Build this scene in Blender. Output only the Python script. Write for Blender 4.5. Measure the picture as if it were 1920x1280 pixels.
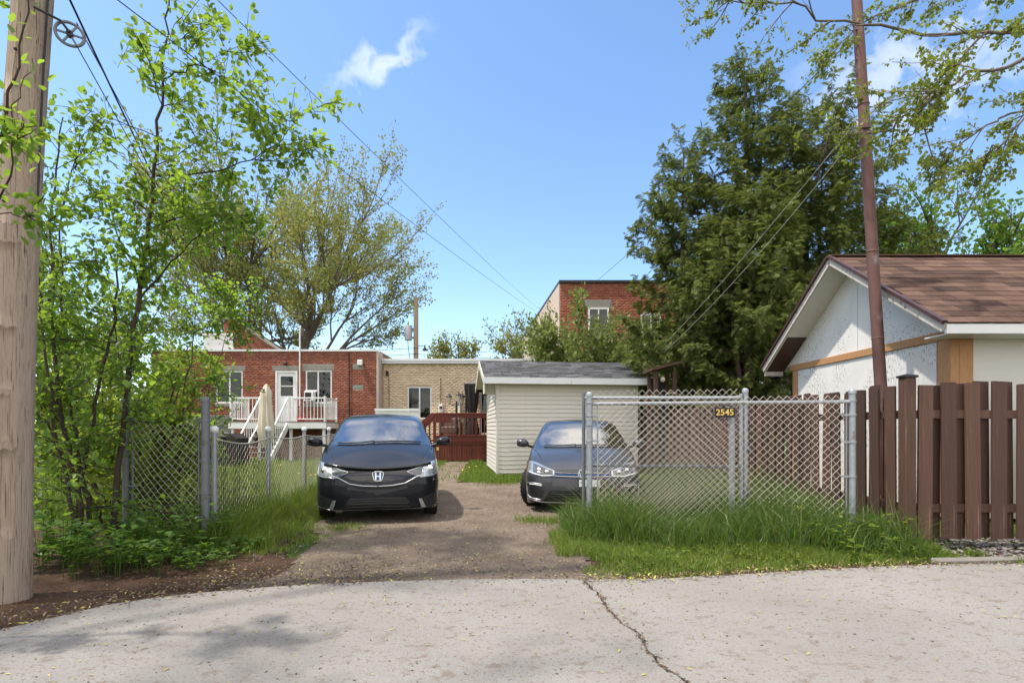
import bpy, bmesh, math, random
import numpy as np
from mathutils import Vector, Matrix
from mathutils.bvhtree import BVHTree

for _o in list(bpy.data.objects): bpy.data.objects.remove(_o)
SC = bpy.context.scene
COL = SC.collection
R = math.radians
rnd = random.Random(7)
npr = np.random.default_rng(11)

# ------------------------------------------------------------------ camera
EYE, HORIZON, FPX = 1.25, 803.0, 1000.0
cam = bpy.data.cameras.new('camera'); camo = bpy.data.objects.new('camera', cam); COL.objects.link(camo)
camo.location = (0, 0, EYE); camo.rotation_euler = (R(90), 0, 0)
cam.sensor_width = 36; cam.lens = 36*FPX/1920; cam.shift_y = (HORIZON-640)/1920
cam.clip_start = 0.05; cam.clip_end = 2000
SC.camera = camo

# ------------------------------------------------------------------ sky, sun, exposure
SUN = Vector((-0.46, -0.10, 1.0)).normalized()
elev = math.asin(SUN.z); azim = math.atan2(SUN.x, SUN.y)      # azimuth clockwise from +Y
world = bpy.data.worlds.new('World'); SC.world = world; world.use_nodes = True
wt = world.node_tree; wt.nodes.clear()
def wn(t, **k):
    n = wt.nodes.new(t)
    for a, b in k.items(): setattr(n, a, b)
    return n
def wl(a, b): wt.links.new(a, b)
wo = wn('ShaderNodeOutputWorld'); bg = wn('ShaderNodeBackground'); bg.inputs[1].default_value = 0.15
sky = wn('ShaderNodeTexSky', sky_type='NISHITA'); sky.sun_disc = False
sky.sun_elevation = elev; sky.sun_rotation = azim; sky.air_density = 1.0; sky.dust_density = 0.6; sky.ozone_density = 1.6
hs = wn('ShaderNodeHueSaturation'); hs.inputs['Saturation'].default_value = 1.10; hs.inputs['Value'].default_value = 1.0
wl(sky.outputs[0], hs.inputs['Color'])
tc = wn('ShaderNodeTexCoord'); nrm = wn('ShaderNodeVectorMath', operation='NORMALIZE'); wl(tc.outputs['Generated'], nrm.inputs[0])
sep = wn('ShaderNodeSeparateXYZ'); wl(nrm.outputs[0], sep.inputs[0])
def wm(op, a, b=None, clamp=False):
    n = wn('ShaderNodeMath', operation=op); n.use_clamp = clamp
    for i, v in enumerate((a, b)):
        if v is None: continue
        if isinstance(v, (int, float)): n.inputs[i].default_value = v
        else: wl(v, n.inputs[i])
    return n.outputs[0]
# a flat cloud layer: direction projected on a plane overhead
den = wm('ADD', wm('MAXIMUM', sep.outputs[2], 0.0), 0.12)
u = wm('DIVIDE', sep.outputs[0], den); v = wm('DIVIDE', sep.outputs[1], den)
cmb = wn('ShaderNodeCombineXYZ'); wl(u, cmb.inputs[0]); wl(v, cmb.inputs[1])
nz = wn('ShaderNodeTexNoise'); nz.inputs['Scale'].default_value = 1.5; nz.inputs['Detail'].default_value = 7; nz.inputs['Roughness'].default_value = 0.55
wl(cmb.outputs[0], nz.inputs['Vector'])
cov = wm('MULTIPLY', wm('SUBTRACT', nz.outputs[0], 0.38), 7.0, True)
# clouds gather overhead, clear low ahead; cover behind the viewpoint added for whiter fill
over = wm('MAXIMUM', wm('MULTIPLY', wm('SUBTRACT', sep.outputs[2], 0.66), 5.0, True), wm('MULTIPLY', wm('SUBTRACT', -0.05, sep.outputs[1]), 2.5, True))
cov = wm('MULTIPLY', cov, over)
def wisp(px, py, ang, sl, sw, amp):
    """a drifting cloud: elongated blob broken up by noise"""
    d = Vector(((px-960)/FPX, 1.0, (HORIZON-py)/FPX)).normalized()
    r = Vector((1, 0, 0)); r = (r-d*r.dot(d)).normalized(); up = r.cross(d)
    a = r*math.cos(ang)+up*math.sin(ang); b = -r*math.sin(ang)+up*math.cos(ang)
    def dot(vv):
        n = wn('ShaderNodeVectorMath', operation='DOT_PRODUCT'); wl(nrm.outputs[0], n.inputs[0]); n.inputs[1].default_value = vv
        return n.outputs['Value']
    nn = wn('ShaderNodeTexNoise'); nn.inputs['Scale'].default_value = 22; nn.inputs['Detail'].default_value = 6; nn.inputs['Distortion'].default_value = 0.6
    wl(nrm.outputs[0], nn.inputs['Vector'])
    wob = wm('MULTIPLY', wm('SUBTRACT', nn.outputs[0], 0.5), 4.2)
    da = wm('DIVIDE', dot(a), sl); db = wm('ADD', wm('DIVIDE', dot(b), sw), wob)
    q = wm('ADD', wm('MULTIPLY', da, da), wm('MULTIPLY', db, db))
    m = wm('MULTIPLY', wm('POWER', wm('SUBTRACT', 1.0, q, True), 2.0), amp)
    front = wm('GREATER_THAN', dot(d), 0.3)
    return wm('MULTIPLY', m, front)
cov = wm('ADD', cov, wisp(715, 114, R(24), 0.11, 0.030, 0.27), True)
cov = wm('ADD', cov, wisp(1700, 150, R(6), 0.18, 0.06, 0.24), True)
mixc = wn('ShaderNodeMixRGB'); mixc.inputs[2].default_value = (7.4, 7.0, 6.6, 1)
wl(cov, mixc.inputs[0]); wl(hs.outputs[0], mixc.inputs[1]); wl(mixc.outputs[0], bg.inputs[0]); wl(bg.outputs[0], wo.inputs[0])

sl = bpy.data.lights.new('sun', 'SUN'); sl.energy = 2.7; sl.angle = R(1.6); sl.color = (1.0, 0.94, 0.84)
so = bpy.data.objects.new('sun', sl); COL.objects.link(so); so.rotation_euler = SUN.to_track_quat('Z', 'Y').to_euler(); so.location = (-8, 8, 20)
SC.view_settings.view_transform = 'Standard'; SC.view_settings.look = 'None'; SC.view_settings.gamma = 1.0
SC.view_settings.use_curve_mapping = False
SC.view_settings.exposure = 0.95
SC.cycles.max_bounces = 8; SC.cycles.transparent_max_bounces = 12
SC.cycles.caustics_reflective = False; SC.cycles.caustics_refractive = False

# ------------------------------------------------------------------ helpers
def at(px, py, Y):
    """point at depth Y metres in front of the viewpoint for a direction measured on the photograph"""
    return Vector(((px-960)*Y/FPX, Y, EYE+(HORIZON-py)*Y/FPX))
ORG = {}
def link(o, parent=None):
    COL.objects.link(o)
    if parent is not None: o.parent = parent
    return o
def tag(o, label=None, cat=None, group=None, kind=None):
    if label: o['label'] = label
    if cat: o['category'] = cat
    if group: o['group'] = group
    if kind: o['kind'] = kind
    return o
def thing(name, label, cat, loc=(0, 0, 0), rotz=0, group=None, local=False):
    """Empty at the base of a thing; parts are given in world metres (local=True: in its own frame)"""
    o = bpy.data.objects.new(name, None); o.empty_display_size = 0.1; link(o)
    o.location = loc; o.rotation_euler = (0, 0, rotz)
    ORG[o.name] = Vector((0, 0, 0)) if local else Vector(loc)
    return tag(o, label, cat, group)
def mesh_obj(name, verts, faces, mat, parent=None, smooth=False):
    me = bpy.data.meshes.new(name)
    off = ORG.get(parent.name, Vector((0, 0, 0))) if parent is not None else Vector((0, 0, 0))
    if isinstance(verts, np.ndarray):
        V = verts - np.array(off)
        me.from_pydata([], [], [])
        me.vertices.add(len(V)); me.vertices.foreach_set('co', V.astype(np.float32).ravel())
        F = np.asarray(faces, dtype=np.int32); k = F.shape[1]
        me.loops.add(F.size); me.loops.foreach_set('vertex_index', F.ravel())
        me.polygons.add(len(F)); me.polygons.foreach_set('loop_start', np.arange(0, F.size, k, dtype=np.int32))
        me.polygons.foreach_set('loop_total', np.full(len(F), k, dtype=np.int32))
        me.update(calc_edges=True); me.validate()
    else:
        me.from_pydata([tuple(Vector(v)-off) for v in verts], [], faces); me.update()
    if smooth: me.polygons.foreach_set('use_smooth', [True]*len(me.polygons))
    if mat: me.materials.append(mat)
    o = bpy.data.objects.new(name, me); link(o, parent)
    ORG[o.name] = off
    return o
class MB:
    def __init__(s): s.v = []; s.f = []
    def add(s, vs, fs):
        b = len(s.v); s.v += [Vector(q) for q in vs]; s.f += [tuple(i+b for i in f) for f in fs]; return s
    def box(s, a, b, c=0.0):
        """box between corners a and b, edges chamfered by c"""
        x0, y0, z0 = a; x1, y1, z1 = b
        x0, x1 = min(x0, x1), max(x0, x1); y0, y1 = min(y0, y1), max(y0, y1); z0, z1 = min(z0, z1), max(z0, z1)
        if c <= 0:
            return s.add([(x0,y0,z0),(x1,y0,z0),(x1,y1,z0),(x0,y1,z0),(x0,y0,z1),(x1,y0,z1),(x1,y1,z1),(x0,y1,z1)],
                         [(0,3,2,1),(4,5,6,7),(0,1,5,4),(1,2,6,5),(2,3,7,6),(3,0,4,7)])
        return s.obox(Vector(((x0+x1)/2,(y0+y1)/2,(z0+z1)/2)), Vector((1,0,0)), Vector((0,1,0)), Vector((0,0,1)), (x1-x0)/2, (y1-y0)/2, (z1-z0)/2, c)
    def obox(s, c0, ax, ay, az, hx, hy, hz, c=0.0):
        c0 = Vector(c0); P = []
        if c <= 0:
            for k in (-1, 1):
                for (i, j) in ((-1,-1),(1,-1),(1,1),(-1,1)): P.append(c0+ax*hx*i+ay*hy*j+az*hz*k)
            return s.add(P, [(0,3,2,1),(4,5,6,7),(0,1,5,4),(1,2,6,5),(2,3,7,6),(3,0,4,7)])
        c = min(c, hx*.9, hy*.9, hz*.9); idx = {}
        for i in (-1,1):
            for j in (-1,1):
                for k in (-1,1):
                    for t in range(3):
                        h = [hx, hy, hz]; g = [h[q]-(0 if q == t else c) for q in range(3)]
                        idx[(i,j,k,t)] = len(P); P.append(c0+ax*g[0]*i+ay*g[1]*j+az*g[2]*k)
        F = []
        for t in range(3):
            o = [q for q in range(3) if q != t]
            for sg in (-1, 1):
                q = []
                for (a_, b_) in ((-1,-1),(1,-1),(1,1),(-1,1)):
                    kk = [0,0,0]; kk[t] = sg; kk[o[0]] = a_; kk[o[1]] = b_
                    q.append(idx[(kk[0],kk[1],kk[2],t)])
                F.append(tuple(q))
        for t in range(3):
            o = [q for q in range(3) if q != t]
            for a_ in (-1,1):
                for b_ in (-1,1):
                    q = []
                    for (e, tt) in ((-1,o[0]),(1,o[0]),(1,o[1]),(-1,o[1])):
                        kk = [0,0,0]; kk[t] = e; kk[o[0]] = a_; kk[o[1]] = b_
                        q.append(idx[(kk[0],kk[1],kk[2],tt)])
                    F.append(tuple(q))
        for i in (-1,1):
            for j in (-1,1):
                for k in (-1,1): F.append(tuple(idx[(i,j,k,t)] for t in range(3)))
        return s.add(P, F)
    def bar(s, p0, p1, w, h, up=(0,0,1), c=0.0):
        """beam from p0 to p1, w across, h along up"""
        p0 = Vector(p0); p1 = Vector(p1); d = (p1-p0); L = d.length; d.normalize()
        side = d.cross(Vector(up)).normalized(); upv = side.cross(d).normalized()
        return s.obox((p0+p1)/2, side, d, upv, w/2, L/2, h/2, c)
    def tube(s, pts, rad, n=8, cap=True):
        pts = [Vector(p) for p in pts]
        if not hasattr(rad, '__len__'): rad = [rad]*len(pts)
        b = len(s.v); ref = None
        for i, p in enumerate(pts):
            d = (pts[min(i+1, len(pts)-1)]-pts[max(i-1, 0)])
            if d.length < 1e-9: d = Vector((0,0,1))
            d.normalize()
            if ref is None: ref = d.orthogonal().normalized()
            ref = ref-d*ref.dot(d)
            if ref.length < 1e-6: ref = d.orthogonal()
            ref.normalize(); bi = d.cross(ref)
            for k in range(n):
                a = 2*math.pi*k/n; s.v.append(p+(ref*math.cos(a)+bi*math.sin(a))*rad[i])
        for i in range(len(pts)-1):
            for k in range(n):
                k2 = (k+1) % n; s.f.append((b+i*n+k, b+i*n+k2, b+(i+1)*n+k2, b+(i+1)*n+k))
        if cap and n > 2:
            s.f.append(tuple(b+k for k in reversed(range(n)))); s.f.append(tuple(b+(len(pts)-1)*n+k for k in range(n)))
        return s
    def lathe(s, prof, o=(0,0,0), ax='z', n=24):
        """prof: (radius, height) list"""
        b = len(s.v); o = Vector(o)
        for (r, h) in prof:
            for k in range(n):
                a = 2*math.pi*k/n; c_, s_ = r*math.cos(a), r*math.sin(a)
                s.v.append(o+(Vector((c_, s_, h)) if ax == 'z' else Vector((h, c_, s_)) if ax == 'x' else Vector((c_, h, s_))))
        for i in range(len(prof)-1):
            for k in range(n):
                k2 = (k+1) % n; s.f.append((b+i*n+k, b+i*n+k2, b+(i+1)*n+k2, b+(i+1)*n+k))
        return s
    def ball(s, c, r, n=12, m=8, sq=(1,1,1)):
        prof = [(r*math.sin(math.pi*i/m)+1e-5, -r*math.cos(math.pi*i/m)) for i in range(m+1)]
        b = len(s.v); s.lathe(prof, (0,0,0), 'z', n)
        for i in range(b, len(s.v)):
            q = s.v[i]; s.v[i] = Vector((q.x*sq[0]+c[0], q.y*sq[1]+c[1], q.z*sq[2]+c[2]))
        return s
    def prism(s, poly, d):
        """extrude a polygon (list of points) by vector d"""
        n = len(poly); d = Vector(d); P = [Vector(p) for p in poly]; 
        return s.add(P+[p+d for p in P], [tuple(reversed(range(n))), tuple(range(n, 2*n))]+[(i, (i+1) % n, n+(i+1) % n, n+i) for i in range(n)])
    def build(s, name, mat, parent=None, smooth=False):
        o = mesh_obj(name, s.v, s.f, mat, parent, smooth)
        bm = bmesh.new(); bm.from_mesh(o.data); bmesh.ops.recalc_face_normals(bm, faces=bm.faces); bm.to_mesh(o.data); bm.free()
        if smooth == 'auto':
            o.data.set_sharp_from_angle(angle=R(40))
        return o
def piece(name, me, loc, parent, rot=None, label=None):
    o = bpy.data.objects.new(name, me); link(o, parent)
    o.location = Vector(loc)-ORG.get(parent.name, Vector((0,0,0)))
    if rot is not None: o.rotation_euler = rot
    if label: o['label'] = label
    return o
def proto(mb, mat, smooth=False):
    """mesh data shared by many alike pieces"""
    o = mb.build('proto', mat, None, smooth); me = o.data; bpy.data.objects.remove(o); return me
def text(name, body, size, loc, rot, mat, parent, ext=0.002):
    cu = bpy.data.curves.new(name, 'FONT'); cu.body = body; cu.size = size; cu.align_x = 'CENTER'; cu.align_y = 'CENTER'; cu.extrude = ext; cu.offset = size*0.012
    cu.materials.append(mat)
    tmp = bpy.data.objects.new(name, cu); COL.objects.link(tmp); bpy.context.view_layer.update()
    me = bpy.data.meshes.new_from_object(tmp.evaluated_get(bpy.context.evaluated_depsgraph_get())); bpy.data.objects.remove(tmp); bpy.data.curves.remove(cu)
    me.name = name; o = bpy.data.objects.new(name, me); link(o, parent); o.location = Vector(loc)-ORG.get(parent.name, Vector((0,0,0))); o.rotation_euler = rot
    return o

# ------------------------------------------------------------------ materials
class NT:
    def __init__(s, name):
        s.m = bpy.data.materials.new(name); s.m.use_nodes = True; s.t = s.m.node_tree; s.t.nodes.clear()
        s.out = s.n('ShaderNodeOutputMaterial')
    def n(s, t, **k):
        x = s.t.nodes.new(t)
        for a, b in k.items(): setattr(x, a, b)
        return x
    def l(s, a, b): s.t.links.new(a, b)
    def coord(s, scale=(1,1,1), kind='Object'):
        c = s.n('ShaderNodeTexCoord'); mp = s.n('ShaderNodeMapping'); mp.inputs['Scale'].default_value = scale
        s.l(c.outputs[kind], mp.inputs[0]); return mp.outputs[0]
    def noise(s, scale, detail=4, rough=0.55, vec=None, dist=0.0):
        x = s.n('ShaderNodeTexNoise'); x.inputs['Scale'].default_value = scale; x.inputs['Detail'].default_value = detail
        x.inputs['Roughness'].default_value = rough; x.inputs['Distortion'].default_value = dist
        s.l(vec if vec is not None else s.coord(), x.inputs['Vector']); return x.outputs[0]
    def ramp(s, fac, stops):
        x = s.n('ShaderNodeValToRGB'); e = x.color_ramp.elements
        while len(e) < len(stops): e.new(0.5)
        for q, (p, c) in zip(e, stops): q.position = p; q.color = c if len(c) == 4 else (*c, 1)
        s.l(fac, x.inputs[0]); return x.outputs[0]
    def mix(s, fac, a, b, mode='MIX'):
        x = s.n('ShaderNodeMixRGB', blend_type=mode)
        for i, v in ((0, fac), (1, a), (2, b)):
            if isinstance(v, (int, float)): x.inputs[i].default_value = v
            elif isinstance(v, tuple): x.inputs[i].default_value = v if len(v) == 4 else (*v, 1)
            else: s.l(v, x.inputs[i])
        return x.outputs[0]
    def math(s, op, a, b=0.0, clamp=False):
        x = s.n('ShaderNodeMath', operation=op); x.use_clamp = clamp
        for i, v in ((0, a), (1, b)):
            if isinstance(v, (int, float)): x.inputs[i].default_value = v
            else: s.l(v, x.inputs[i])
        return x.outputs[0]
    def bump(s, h, strength=0.3, dist=0.02):
        x = s.n('ShaderNodeBump'); x.inputs['Strength'].default_value = strength; x.inputs['Distance'].default_value = dist
        s.l(h, x.inputs['Height']); return x.outputs[0]
    def island(s): return s.n('ShaderNodeNewGeometry').outputs['Random Per Island']
    def objrand(s): return s.n('ShaderNodeObjectInfo').outputs['Random']
    def pbr(s, col, rough=0.6, metal=0.0, spec=0.5, normal=None, coat=0.0):
        p = s.n('ShaderNodeBsdfPrincipled')
        for k, v in (('Base Color', col), ('Roughness', rough), ('Metallic', metal), ('Specular IOR Level', spec), ('Coat Weight', coat)):
            if isinstance(v, (int, float)): p.inputs[k].default_value = v
            elif isinstance(v, tuple): p.inputs[k].default_value = v if len(v) == 4 else (*v, 1)
            else: s.l(v, p.inputs[k])
        p.inputs['Coat Roughness'].default_value = 0.03
        if normal is not None: s.l(normal, p.inputs['Normal'])
        s.p = p; return p
    def done(s, sh): s.l(sh.outputs[0] if hasattr(sh, 'outputs') else sh, s.out.inputs[0]); return s.m
def scl(c, k): return tuple(min(1, x*k) for x in c[:3])
def simple(name, col, rough=0.6, metal=0.0, var=0.18, ns=6.0, bump=0.0, bs=60.0, spec=0.4, stretch=(1,1,1), rand=0.0, coat=0.0, dirt=None):
    """flat paint, metal, wood and the like: a base colour with mottling, optional grain stretch, bump and dirt"""
    t = NT(name); vec = t.coord(stretch)
    c = t.mix(t.noise(ns, 5, 0.6, vec), scl(col, 1-var), scl(col, 1+var))
    if dirt:
        c = t.mix(t.ramp(t.noise(dirt[1], 6, 0.65, vec), [(dirt[2], (0,0,0)), (dirt[2]+0.12, (1,1,1))]), c, dirt[0])
    if rand > 0:
        c = t.mix(t.objrand(), t.mix(1.0, c, (1-rand,)*3, 'MULTIPLY'), t.mix(1.0, c, (1+rand,)*3, 'MULTIPLY'))
    nm = t.bump(t.noise(bs, 5, 0.6, vec), bump, 0.01) if bump else None
    return t.done(t.pbr(c, rough, metal, spec, nm, coat))
def leafmat(name, dark, light, trans, tw=0.45, rough=0.45, extra=None):
    """leaf: two-tone by leaf, part of the light passes through"""
    t = NT(name); r = t.island()
    stops = [(0.0, dark), (0.7, light), (1.0, extra or light)]
    c = t.ramp(r, stops)
    p = t.pbr(c, rough, 0, 0.35)
    tr = t.n('ShaderNodeBsdfTranslucent'); t.l(t.mix(r, trans, scl(trans, 0.6)), tr.inputs[0])
    mx = t.n('ShaderNodeMixShader'); mx.inputs[0].default_value = tw; t.l(p.outputs[0], mx.inputs[1]); t.l(tr.outputs[0], mx.inputs[2])
    return t.done(mx)
M = {}
def brickmat(name, a, b, c3):
    t = NT(name); r = t.island()
    c = t.ramp(r, [(0.0, a), (0.5, b), (1.0, c3)])
    c = t.mix(0.55, c, t.mix(t.noise(2.2, 5), (0.55,)*3, (1.25,)*3), 'MULTIPLY')
    return t.done(t.pbr(c, 0.85, 0, 0.2, t.bump(t.noise(70, 3), 0.3, 0.004)))
M['brick_red'] = brickmat('brick_red', (0.195, 0.060, 0.038), (0.255, 0.082, 0.050), (0.31, 0.112, 0.070))
M['brick_orange'] = brickmat('brick_orange', (0.235, 0.068, 0.038), (0.295, 0.09, 0.05), (0.35, 0.12, 0.07))
M['brick_beige'] = brickmat('brick_beige', (0.66, 0.50, 0.33), (0.76, 0.60, 0.42), (0.82, 0.67, 0.49))
M['mortar'] = simple('mortar', (0.38, 0.31, 0.26), 0.9, var=0.25)
M['mortar_dark'] = simple('mortar_dark', (0.42, 0.32, 0.22), 0.9, var=0.25)
M['stone'] = simple('stone', (0.25, 0.23, 0.20), 0.9, var=0.3, ns=9, bump=0.3)
M['white'] = simple('white_paint', (0.74, 0.74, 0.72), 0.45, var=0.06, ns=3)
M['white_metal'] = simple('white_metal', (0.70, 0.71, 0.71), 0.35, var=0.08, ns=4, dirt=((0.45,0.43,0.40), 5, 0.62))
M['siding'] = simple('vinyl_siding', (0.68, 0.63, 0.56), 0.45, var=0.06, ns=2.5, stretch=(1,1,5), dirt=((0.50,0.42,0.33), 2.2, 0.66))
M['trim_cream'] = simple('cream_trim', (0.68, 0.64, 0.56), 0.45, var=0.06)
M['soffit'] = simple('pale_soffit', (0.60, 0.57, 0.47), 0.6, var=0.08)
M['black'] = simple('black_metal', (0.016, 0.016, 0.018), 0.45, var=0.3)
M['dark_cloth'] = simple('dark_cloth', (0.022, 0.017, 0.016), 0.9, var=0.4, ns=12)
M['beige_cloth'] = simple('beige_cloth', (0.62, 0.55, 0.43), 0.9, var=0.14, ns=10, stretch=(3,3,0.5))
M['deck_red'] = simple('red_deck_stain', (0.14, 0.028, 0.016), 0.6, var=0.35, ns=9, stretch=(1,1,3), rand=0.25)
M['fence_brown'] = simple('brown_fence_stain', (0.080, 0.040, 0.026), 0.7, var=0.5, ns=5, stretch=(14,14,0.5), bump=0.6, bs=9, rand=0.35, dirt=((0.19,0.115,0.072), 2.2, 0.60))
M['raw_wood'] = simple('raw_timber', (0.44, 0.23, 0.10), 0.7, var=0.35, ns=7, stretch=(5,5,1), bump=0.2, bs=30, dirt=((0.16,0.07,0.03), 3.5, 0.66))
M['grey_wood'] = simple('grey_board', (0.19, 0.18, 0.17), 0.8, var=0.3, ns=8, stretch=(4,4,0.5), rand=0.2)
M['galv'] = simple('galvanised_steel', (0.32, 0.34, 0.36), 0.5, 0.45, var=0.22, ns=22, bump=0.1, bs=90, dirt=((0.20,0.19,0.18), 9, 0.60))
M['galv_dark'] = simple('weathered_steel', (0.17, 0.18, 0.19), 0.6, 0.35, var=0.25, ns=14, dirt=((0.10,0.09,0.08), 6, 0.58))
M['wire'] = simple('fence_wire', (0.68, 0.61, 0.52), 0.5, 0.2, var=0.18, ns=10)
M['wire_old'] = simple('old_fence_wire', (0.52, 0.47, 0.40), 0.6, 0.15, var=0.25, ns=10)
M['rust'] = simple('rust_paint', (0.145, 0.072, 0.060), 0.65, 0.1, var=0.3, ns=9, stretch=(1,1,0.4), bump=0.25, bs=50, dirt=((0.24,0.20,0.20), 5, 0.60))
M['cable'] = simple('black_cable', (0.02, 0.02, 0.022), 0.6)
M['line'] = simple('clothes_line', (0.55, 0.55, 0.52), 0.6)
M['pole_far'] = simple('far_pole_wood', (0.26, 0.20, 0.14), 0.85, var=0.2, ns=4, stretch=(6,6,0.5))
M['bark'] = simple('bark', (0.060, 0.040, 0.030), 0.9, var=0.4, ns=14, stretch=(3,3,0.8), bump=0.5, bs=40)
M['bark_grey'] = simple('grey_bark', (0.125, 0.10, 0.078), 0.9, var=0.4, ns=5, stretch=(3,3,0.7), bump=0.4, bs=14)
M['bark_red'] = simple('cedar_bark', (0.085, 0.055, 0.042), 0.9, var=0.35, ns=7, stretch=(5,5,0.6))
M['rubber'] = simple('tyre_rubber', (0.018, 0.018, 0.019), 0.8, var=0.3, ns=30)
M['plastic'] = simple('black_plastic', (0.010, 0.010, 0.011), 0.5, var=0.2)
M['gloss_black'] = simple('gloss_black', (0.006, 0.006, 0.007), 0.12, var=0.1, coat=0.6)
M['chrome'] = simple('chrome', (0.78, 0.78, 0.79), 0.12, 1.0, var=0.05)
M['alloy'] = simple('alloy', (0.42, 0.43, 0.44), 0.35, 0.9, var=0.1)
M['lamp_housing'] = simple('lamp_reflector', (0.40, 0.42, 0.44), 0.18, 0.6, var=0.35, ns=14, coat=1.0)
M['lamp_dark'] = simple('lamp_bezel', (0.06, 0.065, 0.07), 0.15, 0.3, var=0.3, coat=1.0)
M['amber'] = simple('amber_lens', (0.55, 0.12, 0.03), 0.2, coat=1.0)
M['seat'] = simple('seat_cloth', (0.03, 0.03, 0.033), 0.9)
M['plate'] = simple('plate_white', (0.75, 0.76, 0.78), 0.4)
M['blue'] = simple('blue_trim', (0.02, 0.12, 0.5), 0.3)
M['yellow'] = simple('sign_yellow', (0.75, 0.50, 0.12), 0.5)
M['teal'] = simple('verdigris', (0.25, 0.48, 0.42), 0.7, var=0.4, ns=30)
M['red'] = simple('red_plastic', (0.5, 0.03, 0.03), 0.4)
M['terracotta'] = simple('terracotta', (0.45, 0.13, 0.055), 0.8)
M['stucco'] = simple('stucco', (0.50, 0.41, 0.35), 0.9, var=0.1, ns=2)
M['wicker'] = simple('wicker', (0.17, 0.13, 0.10), 0.85, var=0.4, ns=25)
M['frosted'] = simple('lantern_glass', (0.55, 0.50, 0.36), 0.25)
def carpaint(name, col, metal, rough):
    t = NT(name); n = t.noise(900, 2)
    c = t.mix(n, scl(col, 0.8), scl(col, 1.25))
    p = t.pbr(c, rough, metal, 0.15, None, 0.8); p.inputs['Coat IOR'].default_value = 1.33
    return t.done(p)
M['paint_black'] = carpaint('black_car_paint', (0.006, 0.007, 0.011), 0.0, 0.3)
M['paint_grey'] = carpaint('grey_car_paint', (0.062, 0.063, 0.068), 0.6, 0.32)
def glassmat(name, tint, ior=1.9):
    t = NT(name)
    tr = t.n('ShaderNodeBsdfTransparent'); tr.inputs[0].default_value = (*tint, 1)
    gl = t.n('ShaderNodeBsdfGlossy'); gl.inputs['Roughness'].default_value = 0.015; gl.inputs[0].default_value = (1,1,1,1)
    fr = t.n('ShaderNodeFresnel'); fr.inputs[0].default_value = ior
    mx = t.n('ShaderNodeMixShader'); t.l(fr.outputs[0], mx.inputs[0]); t.l(tr.outputs[0], mx.inputs[1]); t.l(gl.outputs[0], mx.inputs[2])
    return t.done(mx)
M['windscreen'] = glassmat('windscreen_glass', (0.55, 0.60, 0.60), 4.2)
M['glass'] = glassmat('window_glass', (0.45, 0.5, 0.48), 1.5)
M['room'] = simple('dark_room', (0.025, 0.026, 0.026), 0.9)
M['curtain'] = simple('dim_blind', (0.13, 0.13, 0.12), 0.9)

# ================================================================== the setting: ground, lane, driveway
def gnd(px, py):
    Y = EYE*FPX/(py-HORIZON); return Vector(((px-960)*Y/FPX, Y, 0))
def hz(x, y): return 0.010*math.sin(1.7*x+0.6*y)+0.008*math.sin(2.9*y-1.1*x+1.0)+0.004*math.sin(6.1*x+1.3)*math.sin(5.3*y)
def concrete():
    t = NT('lane_concrete'); v = t.coord()
    c = t.mix(t.noise(1.1, 6, 0.6, v), (0.205, 0.192, 0.178), (0.315, 0.297, 0.277))
    c = t.mix(t.ramp(t.noise(95, 3, 0.6, v), [(0.36, (0.52,)*3), (0.52, (1,)*3), (0.72, (1.0,)*3)]), t.mix(1.0, c, (0.50,)*3, 'MULTIPLY'), c)
    sp = t.ramp(t.noise(34, 4, 0.7, v), [(0.57, (0,0,0)), (0.63, (1,1,1))])
    c = t.mix(t.math('MULTIPLY', sp, 0.75), c, (0.13, 0.095, 0.07))
    blot = t.ramp(t.noise(7.0, 6, 0.68, t.coord((1, 1.6, 1))), [(0.55, (0,0,0)), (0.64, (1,1,1))])
    c = t.mix(t.math('MULTIPLY', blot, 0.6), c, (0.15, 0.105, 0.075))
    wide = t.ramp(t.noise(0.8, 5, 0.6, v), [(0.42, (0,0,0)), (0.66, (1,1,1))])
    c = t.mix(t.math('MULTIPLY', wide, 0.5), c, (0.20, 0.178, 0.158))
    h = t.math('ADD', t.noise(60, 5, 0.7, v), t.math('MULTIPLY', t.noise(9, 4, 0.6, v), 1.2))
    return t.done(t.pbr(c, 0.9, 0, 0.25, t.bump(h, 0.5, 0.012)))
def earth(name, a, b, speck, sscale, fleck=None, green=None):
    t = NT(name); v = t.coord()
    c = t.mix(t.ramp(t.noise(1.6, 7, 0.65, v), [(0.35, (0,0,0)), (0.65, (1,1,1))]), a, b)
    c = t.mix(t.ramp(t.noise(sscale, 4, 0.75, v), [(0.50, (0,0,0)), (0.66, (1,1,1))]), c, speck)
    c = t.mix(t.ramp(t.noise(sscale*1.7, 3, 0.7, v), [(0.30, (1,1,1)), (0.42, (0,0,0))]), c, scl(a, 0.45))
    if fleck: c = t.mix(t.ramp(t.noise(30, 3, 0.7, v, 2.0), [(0.66, (0,0,0)), (0.69, (1,1,1))]), c, fleck)
    if green: c = t.mix(t.ramp(t.noise(1.3, 5, 0.6, v), [(0.52, (0,0,0)), (0.66, (1,1,1))]), c, green)
    h = t.math('ADD', t.noise(sscale, 6, 0.75, v), t.math('MULTIPLY', t.noise(7, 4, 0.6, v), 1.5))
    return t.done(t.pbr(c, 0.95, 0, 0.15, t.bump(h, 0.9, 0.03)))
M['concrete'] = concrete()
M['drive'] = earth('driveway_dirt', (0.145, 0.108, 0.080), (0.230, 0.180, 0.140), (0.34, 0.28, 0.22), 60, (0.10, 0.05, 0.03))
M['soil'] = earth('soil', (0.050, 0.028, 0.019), (0.095, 0.055, 0.036), (0.16, 0.10, 0.06), 45, (0.20, 0.14, 0.07))
M['lawn'] = earth('lawn_soil', (0.045, 0.075, 0.016), (0.075, 0.115, 0.022), (0.11, 0.15, 0.03), 30)
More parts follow.
